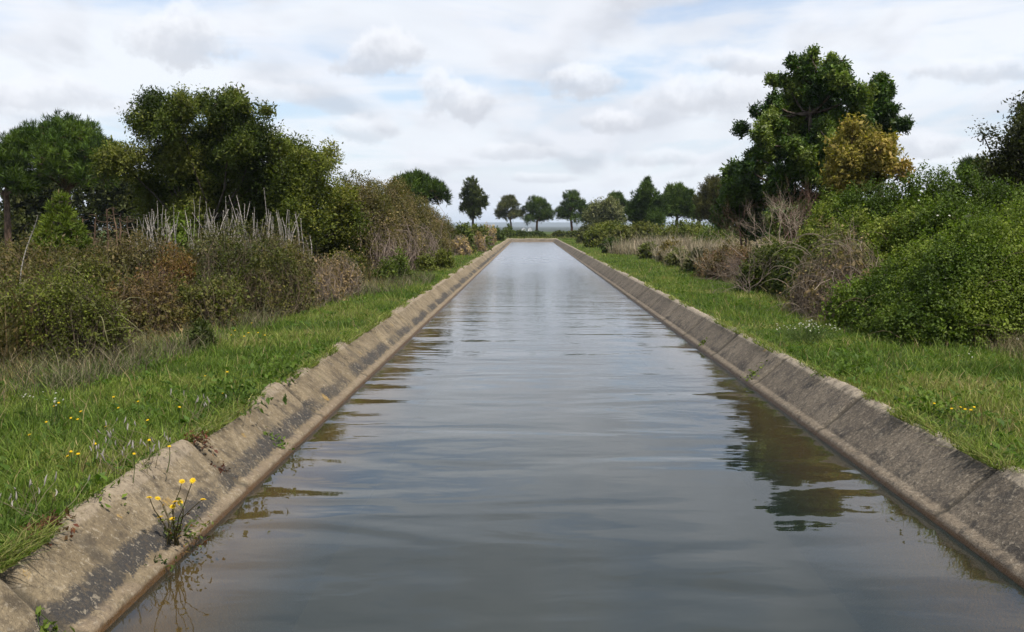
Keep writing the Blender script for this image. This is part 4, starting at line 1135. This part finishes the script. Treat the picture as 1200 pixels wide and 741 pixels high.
LB = [
    ('bramble_bush', 'dense bramble bush with bright leaves over dark brown stems at the left edge', [elob(50, 13.0, 322, 60, .7), elob(95, 12.8, 332, 38, .6), elob(10, 13.2, 330, 45, .7), elob(115, 12.9, 350, 25, .5)],
     [(.034, .040, .012), (.058, .075, .016), (.080, .105, .022), (.105, .130, .030)], 1300, 18, .030, 1500, (.085, .062, .043), 4),
    ('twiggy_bush', 'brown twiggy bush just right of the left edge bramble', [elob(152, 15.5, 330, 34, .5), elob(180, 16, 326, 26, .5)], [(.08, .058, .03), (.07, .075, .024), (.12, .09, .05)], 420, 14, .045, 700, (.13, .092, .062), 4),
    ('rusty_bush', 'rusty orange brown bush in front of the pale stalks', [elob(200, 19.5, 283, 20, .5), elob(212, 19.2, 296, 20, .5)], [(.065, .05, .022), (.11, .07, .028), (.07, .075, .026)], 420, 16, .05, 260, (.14, .075, .04), 5),
    ('green_bush', 'dark green bush right of the rusty bush', [elob(250, 19, 285, 26, .7), elob(278, 19.5, 276, 24, .7), elob(300, 19.3, 282, 24, .6)], [(.034, .044, .014), (.050, .066, .02), (.075, .085, .03), (.09, .075, .038)], 620, 16, .048, 700, (.12, .09, .062), 4),
    ('broom_bush', 'olive and rust coloured bush at the right end of the pale stalks', [elob(322, 19, 290, 26, .6), elob(340, 19.5, 296, 20, .5), elob(305, 18.4, 312, 26, .5)], [(.045, .055, .018), (.07, .075, .026), (.095, .072, .03), (.055, .075, .024)], 600, 16, .045, 700, (.13, .095, .062), 4),
    ('green_bush', 'mid green low bush between the brown bush and the broom', [elob(240, 17, 318, 24, .5), elob(262, 17.2, 322, 20, .5), elob(215, 16.8, 330, 18, .4)], [(.045, .055, .018), (.06, .078, .022), (.085, .095, .032), (.10, .075, .042)], 420, 16, .045, 500, (.13, .095, .066), 4),
    ('twiggy_bush', 'reddish twiggy bush under the rusty bush', [elob(172, 17.5, 312, 28, .5), elob(192, 17.3, 320, 20, .5)], [(.085, .052, .032), (.11, .072, .045), (.06, .06, .022)], 320, 14, .045, 800, (.14, .085, .06), 4),
    ('heath_bush', 'brown and olive heath bush below the young pine', [elob(60, 21, 288, 42, .8), elob(100, 20.5, 292, 34, .7), elob(20, 21, 284, 36, .8)], [(.075, .058, .028), (.055, .058, .02), (.10, .082, .042)], 900, 14, .055, 700, (.12, .088, .06), 4),
    ('heath_bush', 'olive bush behind the left edge bramble', [elob(85, 16.5, 308, 34, .6), elob(120, 17, 304, 28, .6), elob(40, 16.8, 308, 30, .6)], [(.045, .052, .016), (.065, .075, .022), (.09, .08, .035)], 800, 14, .05, 500, (.11, .08, .055), 4),
    ('green_bush', 'bright green leafy bush half hidden behind the pale stalks', [elob(205, 25, 256, 15, .5), elob(218, 25, 248, 10, .4)], [(.06, .10, .018), (.09, .135, .026)], 260, 14, .07, 40, (.08, .06, .04), 5),
    ('heath_bush', 'brownish olive low bush at the foot of the pale stalks, left part', [elob(165, 20.6, 276, 28, .5), elob(190, 20.8, 272, 26, .5), elob(140, 20.8, 280, 24, .5)], [(.060, .055, .028), (.05, .062, .024), (.085, .075, .042)], 800, 14, .05, 400, (.14, .105, .075), 4),
    ('heath_bush', 'olive grey low bush at the foot of the pale stalks, middle part', [elob(232, 21, 270, 28, .5), elob(262, 21, 268, 28, .5), elob(290, 21, 268, 26, .5)], [(.048, .056, .024), (.062, .070, .030), (.095, .088, .052)], 900, 14, .05, 500, (.17, .14, .10), 4),
    ('heath_bush', 'olive grey low bush at the foot of the pale stalks, right part', [elob(318, 21, 270, 26, .5), elob(345, 21.2, 276, 26, .5)], [(.050, .054, .024), (.07, .070, .034), (.11, .095, .06)], 700, 14, .05, 500, (.18, .14, .105), 4),
    ('tangled_bush', 'pinkish grey dry tangle right of the broom bush', [elob(372, 22.5, 302, 26, .6), elob(398, 24.5, 298, 26, .6), elob(352, 21.4, 314, 22, .5)], [(.14, .11, .08), (.20, .16, .12)], 420, 12, .05, 1500, (.20, .155, .12), 4),
    ('green_bush', 'small green bush at the foot of the dry mound', [elob(452, 31, 306, 13, .4), elob(470, 32, 300, 12, .4)], [(.045, .07, .016), (.07, .10, .024)], 300, 14, .06, 60, (.09, .07, .045), 6),
    ('green_bush', 'small yellowish green bush at the right foot of the dry mound', [elob(500, 37, 296, 12, .5), elob(520, 40, 290, 12, .5)], [(.06, .08, .02), (.10, .12, .03)], 300, 14, .07, 60, (.09, .07, .045), 6),
    ('verge_shrub', 'small dark rounded shrub standing alone in the left verge grass', [elob(231, 14.0, 382, 14, .17, .38)], [(.028, .042, .014), (.048, .066, .022)], 130, 14, .035, 60, (.07, .055, .04), 4),
    ('green_bush', 'green scrub bush left of the slender pine', [elob(540, 62, 262, 20, 1.1), elob(556, 70, 262, 18, 1.2)], [(.045, .068, .016), (.07, .095, .024), (.10, .115, .04)], 520, 14, .13, 80, (.09, .07, .045), 6),
    ('tangled_bush', 'pale brown dry tangle at the far left bank below the slender pine', [elob(540, 58, 276, 14, .8), elob(572, 85, 264, 9, .8), elob(560, 66, 274, 12, .9)], [(.18, .14, .10), (.26, .21, .15)], 240, 12, .11, 500, (.24, .19, .15), 4),
    ('green_bush', 'green scrub bush nearest the left corner of the canal end', [elob(582, 112, 266, 9, 1.0), elob(596, 133, 264, 8, 1.0)], [(.04, .065, .014), (.065, .095, .022)], 360, 14, .18, 40, (.09, .07, .045), 6),
    ('green_bush', 'low hedge like green bush beyond the canal end below the white houses', [elob(612, 136, 271, 14, 1.0), elob(628, 137, 272, 14, 1.0)], [(.03, .05, .014), (.05, .075, .02)], 420, 14, .2, 40, (.09, .07, .045), 6),
    ('green_bush', 'dark low bush beyond the canal end under the tallest pine of the row', [elob(655, 136, 271, 9, 1.0), elob(672, 134, 271, 11, 1.0)], [(.03, .045, .014), (.05, .065, .02)], 380, 14, .2, 40, (.09, .07, .045), 6),
    ('green_bush', 'greyish bush near the right corner of the canal end', [elob(688, 120, 268, 10, 1.0)], [(.07, .07, .035), (.10, .10, .05)], 260, 14, .18, 40, (.12, .09, .06), 6),
]
for (nm, lab, lob, pal, n, per, leaf, st, scol, fill) in LB:
    bush(nm, lab, 'bush', lob, pal, n, per, leaf, stems=int(st * 1.5), stem_col=scol, fill=min(fill, 4.5), rough=.5, twigcap=.9 if nm != 'verge_shrub' else 0, low=.12 if nm == 'bramble_bush' else -.35, canes=30 if 'bramble' in nm else 0, cane_col=(.16, .15, .07), spread=.04 if nm == 'verge_shrub' else .09, stem_r=.006)

# bleached dry stalks
STK = 'bleached dry stalks in front of the dark tree'
protos = []
for v in range(6):
    rr = np.random.default_rng(50 + v)
    k = 22; t = np.linspace(0, 1, k)
    bend = rr.normal(0, .16, 2)
    px_ = bend[0] * t ** 2 + .05 * np.sin(t * rr.uniform(5, 9) + rr.uniform(0, 6)) * t
    py_ = bend[1] * t ** 2 + .02 * np.sin(t * rr.uniform(6, 11)) * t
    if v in (2, 4):
        px_ += rr.choice([-1, 1]) * .25 * np.clip(t - .7, 0, 1) ** 1.3 * 2
    P = np.stack([px_, py_, t], 1)
    R = .0058 * (1 - .35 * t) * (1 + .55 * (np.arange(k) % 2) * (t > .25)); R[-1] = .004
    g = Geo(); g.tubes(P[None], R[None], (.40, .36, .31), 5)
    # whorls of dried calyces
    for i in range(7, k, 1):
        m = 5; a = rr.uniform(0, 6.28, m)
        d = np.stack([np.cos(a), np.sin(a), rr.uniform(.1, .8, m)], 1)
        g.leaves(np.tile(P[i], (m, 1)), d, np.tile(UP, (m, 1)), rr.uniform(.012, .03, m), np.full(m, .014), tints(m, [(.28, .245, .2), (.46, .42, .36)], .1))
    m = g.build('dry_stalk', M_DRY)
    protos.append(m)
spots = [(155, 258), (162, 262), (158, 268), (183, 242), (186, 237), (181, 256), (204, 240), (200, 262), (208, 258), (226, 234), (222, 258), (234, 246), (237, 232), (242, 252), (249, 238), (247, 256), (261, 232), (258, 250), (264, 254), (268, 252),
         (275, 236), (272, 254), (280, 258), (284, 230), (283, 252), (290, 250), (294, 230), (292, 256), (299, 244), (303, 246), (306, 258), (312, 254), (316, 254), (321, 222), (318, 256), (325, 252), (330, 250), (334, 256), (338, 270), (344, 268), (357, 249), (352, 274), (362, 276), (370, 278),
         (170, 266), (192, 264), (214, 262), (230, 262), (254, 262), (277, 262), (296, 262), (309, 268), (341, 278), (175, 254), (288, 240), (252, 244), (270, 244), (312, 246)]
spots += [(rng.uniform(160, 352), rng.uniform(246, 272)) for _ in range(70)]
used = set()
for i, (px, py) in enumerate(spots):
    v = i % 6
    o = protos[v] if v not in used else protos[v].copy()
    if v in used: COL.objects.link(o)
    used.add(v)
    Yd = 22.0 + rng.uniform(-.9, .9)
    x = AX(px, Yd); z = gz(x, Yd)
    o.location = (x + rng.uniform(-.05, .05), Yd, z)
    h = AZ(py, Yd) - z
    w = rng.uniform(.9, 1.6)
    o.scale = (w, w, h)
    o.rotation_euler = (rng.normal(0, .025), rng.normal(0, .03), rng.uniform(0, 6.28))
    tag(o, 'upright bleached dry stalk in the row before the dark tree', 'dry stalk', STK)
for (px, py, Yd, lean, lab) in ((12, 248, 15, .32, 'bleached dry stalk leaning right by itself at the left edge'),):
    o = protos[1].copy(); COL.objects.link(o)
    x = AX(px - 12, Yd); z = gz(x, Yd)
    o.location = (x, Yd, z); o.scale = (1.6, 1.6, AZ(py, Yd) - z); o.rotation_euler = (0, lean, .3)
    tag(o, lab, 'dry stalk'); del o['group']

# ------------------------------------------------------------------ small plants
def flower_geo(g, c, up, r, col, petals=10, core=(.55, .30, .02)):
    up = norm(np.asarray(up, float)); s1 = norm(np.cross(up, [.3, .9, .1])); s2 = np.cross(s1, up)
    n = petals
    for ring, (rr_, tilt) in enumerate(((1, .12), (.65, .45))):
        a = np.arange(n) / n * 6.283 + ring * .3
        d = np.cos(a)[:, None] * s1 + np.sin(a)[:, None] * s2 + up * tilt
        g.leaves(np.tile(c, (n, 1)), d, np.tile(up, (n, 1)), np.full(n, r * rr_), np.full(n, r * .42), tints(n, [col, np.array(col) * .85], .05), .05)
    if core is not None:
        a = np.arange(6) / 6 * 6.283
        d = np.cos(a)[:, None] * s1 + np.sin(a)[:, None] * s2 + up * .9
        g.leaves(np.tile(c, (6, 1)), d, np.tile(up, (6, 1)), np.full(6, r * .3), np.full(6, r * .3), np.tile(core, (6, 1)), 0)


YEL = (.78, .52, .012)
# daisies growing from the joint of the left wall
bx0, by0, bz0 = -2.36, 6.35, .06
root = thing('daisy_plant', (bx0, by0, bz0), 'tall yellow flowering weed growing at the waterline of the tan wall', 'wildflower')
heads = [(163, 591), (173, 592), (194, 596), (191, 602), (200, 597), (175, 615), (190, 617), (203, 571), (216, 570), (228, 593), (180, 600)]
stg = Geo(); lf = Geo()
for i, (px, py) in enumerate(heads):
    Yh = 6.3 + rng.uniform(-.25, .2)
    tip = np.array([AX(px, Yh), Yh, AZ(py, Yh)])
    P = curve([np.array([bx0, by0, bz0]) + rng.normal(0, .025, 3) * [1, 1, .2]], [tip], 7, [rng.normal(0, .02, 3) + UP * .03], .004)
    stg.tubes(P, np.linspace(.0045, .0025, 7)[None], (.085, .075, .035), 5)
    k = 4
    t = rng.integers(1, 5, k)
    lf.leaves(P[0][t], norm(rng.normal(0, 1, (k, 3)) + UP * .3), norm(rng.normal(0, .5, (k, 3)) + UP), rng.uniform(.03, .06, k), rng.uniform(.012, .022, k), tints(k, [(.05, .075, .022), (.09, .11, .04)], .15))
    hg = Geo(); flower_geo(hg, tip, UP + rng.normal(0, .35, 3) + np.array([0, -.3, 0]), .024, YEL, 12, (.6, .36, .01))
    hg.build('flower_head', M_PETAL, root)
k = 90
c = np.array([bx0 + .06, by0 + .12, bz0 + .08]) + rng.normal(0, 1, (k, 3)) * np.array([.07, .10, .06])
lf.leaves(c, norm(rng.normal(0, 1, (k, 3)) + UP * .3), norm(rng.normal(0, .5, (k, 3)) + UP), rng.uniform(.03, .055, k), rng.uniform(.015, .03, k), tints(k, [(.045, .075, .02), (.08, .11, .035), (.12, .035, .025)], .15))
stg.build('stems', M_GRASS, root); lf.build('leaves', M_LEAF, root)


def weed(name, label, c, n, spread, size, pal, mat=None, upw=.5, aspect=.5, stalks=6, group=None):
    root = thing(name, tuple(c), label, 'weed', group)
    g = Geo(); c = np.array(c, float)
    q = c + rng.normal(0, 1, (n, 3)) * np.array(spread) + UP * spread[2]
    if abs(c[0]) < 3.6 and c[1] < 40 and (c[0] < 0 and c[0] > -2.85 or c[0] > 3.0 and c[0] < 3.5):
        offs = (WL - q[:, 0]) if c[0] < 0 else (q[:, 0] - WR)
        q[:, 2] = np.clip(np.interp(offs, [0, .1, .425, .5, .6], [0.02, .11, .415, .45, .44]), .02, .47) + np.abs(rng.normal(0, .4 * spread[2], n)) + .008
    else:
        q[:, 2] = np.maximum(q[:, 2], c[2] + .01)
    sz = size * rng.uniform(.6, 1.3, n)
    g.leaves(q, norm(rng.normal(0, 1, (n, 3)) + UP * upw), norm(rng.normal(0, .5, (n, 3)) + UP), sz, sz * aspect, tints(n, pal, .18))
    g.build('leaves', mat or M_LEAF, root)
    t = Geo(); k = max(stalks, 3)
    w = rng.choice(n, k)
    t.tubes(curve(np.tile(c, (k, 1)), q[w], 4, rng.normal(0, .02, (k, 3))), np.tile([.004, .003, .003, .002], (k, 1)), np.array(pal[0]) * .9, 3)
    t.build('stems', M_TWIG, root)
    return root


def wl(y, off, z): return (WL - off, y, z)
PUR = [(.055, .022, .020), (.095, .035, .03), (.06, .05, .025)]
weed('red_weed', 'dark reddish weed in the upper part of the wall joint nearest the yellow flowers', wl(7.95, .42, .42), 60, (.06, .08, .05), .045, PUR)
weed('red_weed', 'dark reddish weed halfway down the wall joint nearest the yellow flowers', wl(7.85, .20, .20), 34, (.04, .05, .04), .035, PUR)
weed('red_weed', 'dark red creeping weed on the wall top at the lower left corner', wl(5.55, .50, .44), 140, (.06, .13, .03), .04, PUR)
weed('green_weed', 'green weed trailing over the lip of the tan wall above the yellow flowers', wl(6.25, .50, .44), 60, (.08, .10, .05), .05, [(.05, .085, .018), (.085, .13, .025)])
weed('green_weed', 'small green weed at the waterline of the tan wall, beyond the reddish weeds', wl(9.25, .10, .10), 40, (.05, .07, .05), .05, [(.05, .09, .02), (.08, .13, .03)])
weed('green_weed', 'tiny green weed at the waterline under the yellow flowers', wl(6.05, .02, .03), 26, (.035, .05, .02), .035, [(.03, .055, .015), (.06, .09, .025)])
weed('green_weed', 'green weed at the foot of the tan wall at the bottom of the picture', wl(4.75, .09, .08), 50, (.05, .07, .06), .05, [(.05, .085, .018), (.09, .13, .03)])
weed('dark_weed', 'dark green leafy clump hanging over the tan wall lip beyond the first joints', (WL - .62, 9.6, .43), 260, (.20, .28, .10), .075, [(.03, .06, .012), (.055, .10, .02)])
weed('dark_weed', 'green clump overhanging the tan wall lip, second beyond the yellow flowers', (WL - .55, 11.2, .43), 160, (.15, .25, .08), .07, [(.04, .075, .014), (.07, .12, .022)])
weed('green_weed', 'green weed rooted low on the grey right hand wall', (WR + .10, 13.6, .10), 46, (.06, .10, .06), .055, [(.05, .08, .018), (.09, .13, .03)])
weed('green_weed', 'small green weed on the grey wall farther along, near the waterline', (WR + .08, 17.4, .09), 36, (.05, .08, .05), .05, [(.05, .08, .018), (.09, .13, .03)])
weed('leafy_weed', 'leafy green clump at the lip of the grey wall beside the pale edge', (3.75, 11.6, .42), 150, (.16, .22, .10), .07, [(.04, .08, .014), (.075, .125, .022)])
weed('leafy_weed', 'leafy green clump in the grass edge above the grey wall, nearest the viewer', (3.80, 9.3, .42), 150, (.14, .22, .09), .065, [(.04, .08, .014), (.075, .125, .022)])

# yellow flowers in the grass, left and right
YG = 'yellow flowers scattered in the grass'
g = Geo()
g.tubes(curve([(0, 0, 0)], [(.02, .01, .2)], 5, [(.01, .01, 0)]), np.linspace(.003, .002, 5)[None], (.06, .09, .025), 4)
st = g
proto_root = thing('yellow_flower', (0, 0, 0), 'single yellow flower standing in the green verge grass', 'wildflower', YG)
st.build('stem', M_GRASS, proto_root)
g = Geo(); flower_geo(g, np.array([.02, .01, .2]), UP + np.array([0, -.5, 0]), .0125, YEL, 12, (.6, .36, .01))
g.build('flower_head', M_PETAL, proto_root)
fl = [(68, 493), (76, 496), (54, 478), (48, 478), (17, 514), (126, 484), (150, 477), (66, 537), (73, 536), (62, 540), (161, 523), (185, 527), (143, 541), (200, 484), (232, 441), (258, 440), (252, 462), (265, 395), (280, 394), (290, 379), (297, 391), (305, 393), (270, 390), (285, 392),
      (1095, 471), (1130, 482), (1142, 481), (1128, 478), (1114, 478), (1137, 479), (160, 498), (110, 503), (95, 527), (38, 500), (80, 488), (120, 470), (430, 330), (445, 325), (470, 318), (560, 293), (566, 291), (556, 294), (550, 297)]
first = True
for (px, py) in fl:
    Yd = 1.58 * F / (py - HY)
    for _ in range(3):
        x = AX(px, Yd); hz = gz(x, Yd) + .2; Yd = (EYE - hz) * F / (py - HY)
    x = AX(px, Yd)
    r = proto_root if first else copy_tree(proto_root)
    first = False
    r.location = (x, Yd, gz(x, Yd)); s = rng.uniform(.8, 1.2) * (1 + Yd / 45)
    r.scale = (s, s, rng.uniform(.9, 1.15)); r.rotation_euler = (0, 0, rng.uniform(-.8, .8))

# white flowering clump on the right verge, and single white umbels
def white_plant(label, c, n, sp, r=.011):
    root = thing('white_flower_plant', tuple(c), label, 'wildflower')
    c = np.array(c, float)
    s = Geo(); h = Geo(); lf = Geo()
    tips = c + rng.normal(0, 1, (n, 3)) * np.array([sp, sp, .04]) + UP * .28
    P = curve(np.tile(c, (n, 1)) + rng.normal(0, sp * .5, (n, 3)) * [1, 1, 0], tips, 4, rng.normal(0, .02, (n, 3)))
    s.tubes(P, np.tile([.004, .003, .003, .002], (n, 1)), (.06, .09, .03), 3); s.build('stems', M_GRASS, root)
    for t in tips: flower_geo(h, t, UP + np.array([0, -.6, 0]) + rng.normal(0, .3, 3), r * rng.uniform(.8, 1.6), (.50, .50, .43), 7, (.6, .55, .2))
    o = h.build('flower_heads', M_PETAL, root); o['kind'] = 'stuff'
    k = n * 5
    lf.leaves(c + rng.normal(0, 1, (k, 3)) * [sp, sp, .06] + UP * .1, norm(rng.normal(0, 1, (k, 3)) + UP), norm(rng.normal(0, 1, (k, 3)) + UP), np.full(k, .06), np.full(k, .012), tints(k, [(.06, .10, .025), (.10, .14, .04)], .15))
    lf.build('leaves', M_GRASS, root)
x = AX(947, 14.6)
white_plant('clump of small white flowers in the grass above the grey wall', (x, 14.6, gz(x, 14.6)), 60, .24, .011)
for (px, py, lab) in ((17, 466, 'pale white umbel flower near the left edge of the verge'), (50, 470, 'white flower beside the yellow ones at the left verge')):
    Yd = 1.5 * F / (py - HY); x = AX(px, Yd)
    white_plant(lab, (x, Yd, gz(x, Yd)), 7, .05, .010)
x = AX(1133, 1.6 * F / 155); white_plant('lone white flower in the middle of the right verge', (x, 1.6 * F / 155, gz(x, 1.6 * F / 155)), 4, .04, .010)

# fluffy pale seed heads by the wall edge
def seed_tuft(label, px, py, n, sp):
    Yd = 1.62 * F / (py - HY); x = AX(px, Yd); z = gz(x, Yd)
    root = thing('seed_grass', (x, Yd, z), label, 'grass tuft')
    c = np.array([x, Yd, z]); s = Geo(); h = Geo()
    tips = c + rng.normal(0, 1, (n, 3)) * np.array([sp, sp, .03]) + UP * .2
    s.tubes(curve(np.tile(c, (n, 1)) + rng.normal(0, sp * .6, (n, 3)) * [1, 1, 0], tips, 4, rng.normal(0, .02, (n, 3))), np.tile([.003, .002, .002, .0015], (n, 1)), (.20, .17, .10), 3)
    s.build('stems', M_DRY, root)
    for t in tips:
        h.tubes(curve([t], [t + UP * .045 + rng.normal(0, .012, 3)], 5, [rng.normal(0, .004, 3)]), np.array([[.002, .005, .006, .004, .0015]]), np.array((.30, .27, .23)) * rng.uniform(.8, 1.15), 6)
    o = h.build('seed_heads', M_DRY, root); o['kind'] = 'stuff'
seed_tuft('pale fluffy seed heads at the grass edge above the yellow weed', 158, 535, 14, .12)
seed_tuft('pale fluffy seed heads in the grass left of those at the wall edge', 112, 537, 12, .14)
seed_tuft('pale grey seed heads in the grass at the lower left corner', 20, 590, 14, .14)
seed_tuft('pale seed heads nearest the wall joint with reddish weeds', 225, 478, 10, .12)
seed_tuft('thin pale seed heads in the middle of the left verge', 140, 510, 9, .14)

# ------------------------------------------------------------------ white houses far off
M_WHITE = plain_mat('white_render', (.80, .80, .78), .8); M_ROOF = plain_mat('pale_roof', (.42, .36, .32), .8); M_DARKW = plain_mat('dark_opening', (.04, .04, .05), .5)


def house(px, Yd, w, h, label):
    x = AX(px, Yd); z = gz(x, Yd)
    root = thing('white_house', (x, Yd, z), label, 'house')
    d = w * 1.3; a = w / 2
    V = [(-a, 0, -1), (a, 0, -1), (a, d, -1), (-a, d, -1), (-a, 0, h), (a, 0, h), (a, d, h), (-a, d, h), (0, 0, h * 1.65), (0, d, h * 1.65)]
    off = np.array([x, Yd, z])
    g = Geo()
    g.mesh(np.array(V) + off, [(0, 1, 5, 4), (1, 2, 6, 5), (2, 3, 7, 6), (3, 0, 4, 7), (4, 5, 8, 8), (6, 7, 9, 9)], (0, 0, 0))
    me = bpy.data.meshes.new('wall'); me.from_pydata([tuple(v) for v in V], [], [(0, 1, 5, 4), (1, 2, 6, 5), (2, 3, 7, 6), (3, 0, 4, 7), (4, 5, 8), (6, 7, 9)]); me.materials.append(M_WHITE)
    o = bpy.data.objects.new('wall', me); COL.objects.link(o); o.parent = root
    e = .35; t = .25; hr = h * 1.65
    Vr = []
    for yy in (-e, d + e):
        Vr += [(-a - e, yy, h - e * .9), (0, yy, hr + .05), (a + e, yy, h - e * .9), (a + e, yy, h - e * .9 + t), (0, yy, hr + .05 + t), (-a - e, yy, h - e * .9 + t)]
    fr = [(0, 1, 4, 5), (1, 2, 3, 4), (6, 11, 10, 7), (7, 10, 9, 8), (5, 4, 10, 11), (4, 3, 9, 10), (0, 6, 7, 1), (1, 7, 8, 2), (0, 5, 11, 6), (2, 8, 9, 3)]
    me = bpy.data.meshes.new('roof'); me.from_pydata(Vr, [], fr); me.materials.append(M_ROOF)
    o = bpy.data.objects.new('roof', me); COL.objects.link(o); o.parent = root
    for (nm, x0, x1, z0, z1) in (('door', -.5, .5, 0, 2.1), ('window', a * .45, a * .8, 1.0, 2.2)):
        me = bpy.data.meshes.new(nm)
        vv = [(x0, -.03, z0), (x1, -.03, z0), (x1, -.03, z1), (x0, -.03, z1), (x0, .1, z0), (x1, .1, z0), (x1, .1, z1), (x0, .1, z1)]
        me.from_pydata(vv, [], [(0, 1, 2, 3), (1, 5, 6, 2), (5, 4, 7, 6), (4, 0, 3, 7), (3, 2, 6, 7), (0, 4, 5, 1)]); me.materials.append(M_DARKW)
        o = bpy.data.objects.new(nm, me); COL.objects.link(o); o.parent = root


house(613.5, 1250, 5.0, 2.7, 'small white gabled house far beyond the canal, left of the pair')
house(621, 1250, 4.6, 2.7, 'small white gabled house far beyond the canal, right of the pair')

# ------------------------------------------------------------------ haze
HAZE = True
if HAZE:
    m, nt = new_mat('haze_air'); N = NT(nt)
    out = N.n('ShaderNodeOutputMaterial'); pv = N.n('ShaderNodeVolumePrincipled')
    pv.inputs['Color'].default_value = (.78, .87, 1, 1); pv.inputs['Density'].default_value = .00014
    N.l(pv.outputs[0], out.inputs['Volume'])
    me = bpy.data.meshes.new('haze')
    x0, x1, y0, y1, z0, z1 = -9100, 9100, -220, 10100, -12, 75
    vv = [(x0, y0, z0), (x1, y0, z0), (x1, y1, z0), (x0, y1, z0), (x0, y0, z1), (x1, y0, z1), (x1, y1, z1), (x0, y1, z1)]
    me.from_pydata(vv, [], [(3, 2, 1, 0), (4, 5, 6, 7), (0, 1, 5, 4), (1, 2, 6, 5), (2, 3, 7, 6), (3, 0, 4, 7)]); me.materials.append(m)
    o = bpy.data.objects.new('haze', me); COL.objects.link(o)
    tag(o, 'thin bluish haze over the far plain and hills', 'haze', kind='stuff')
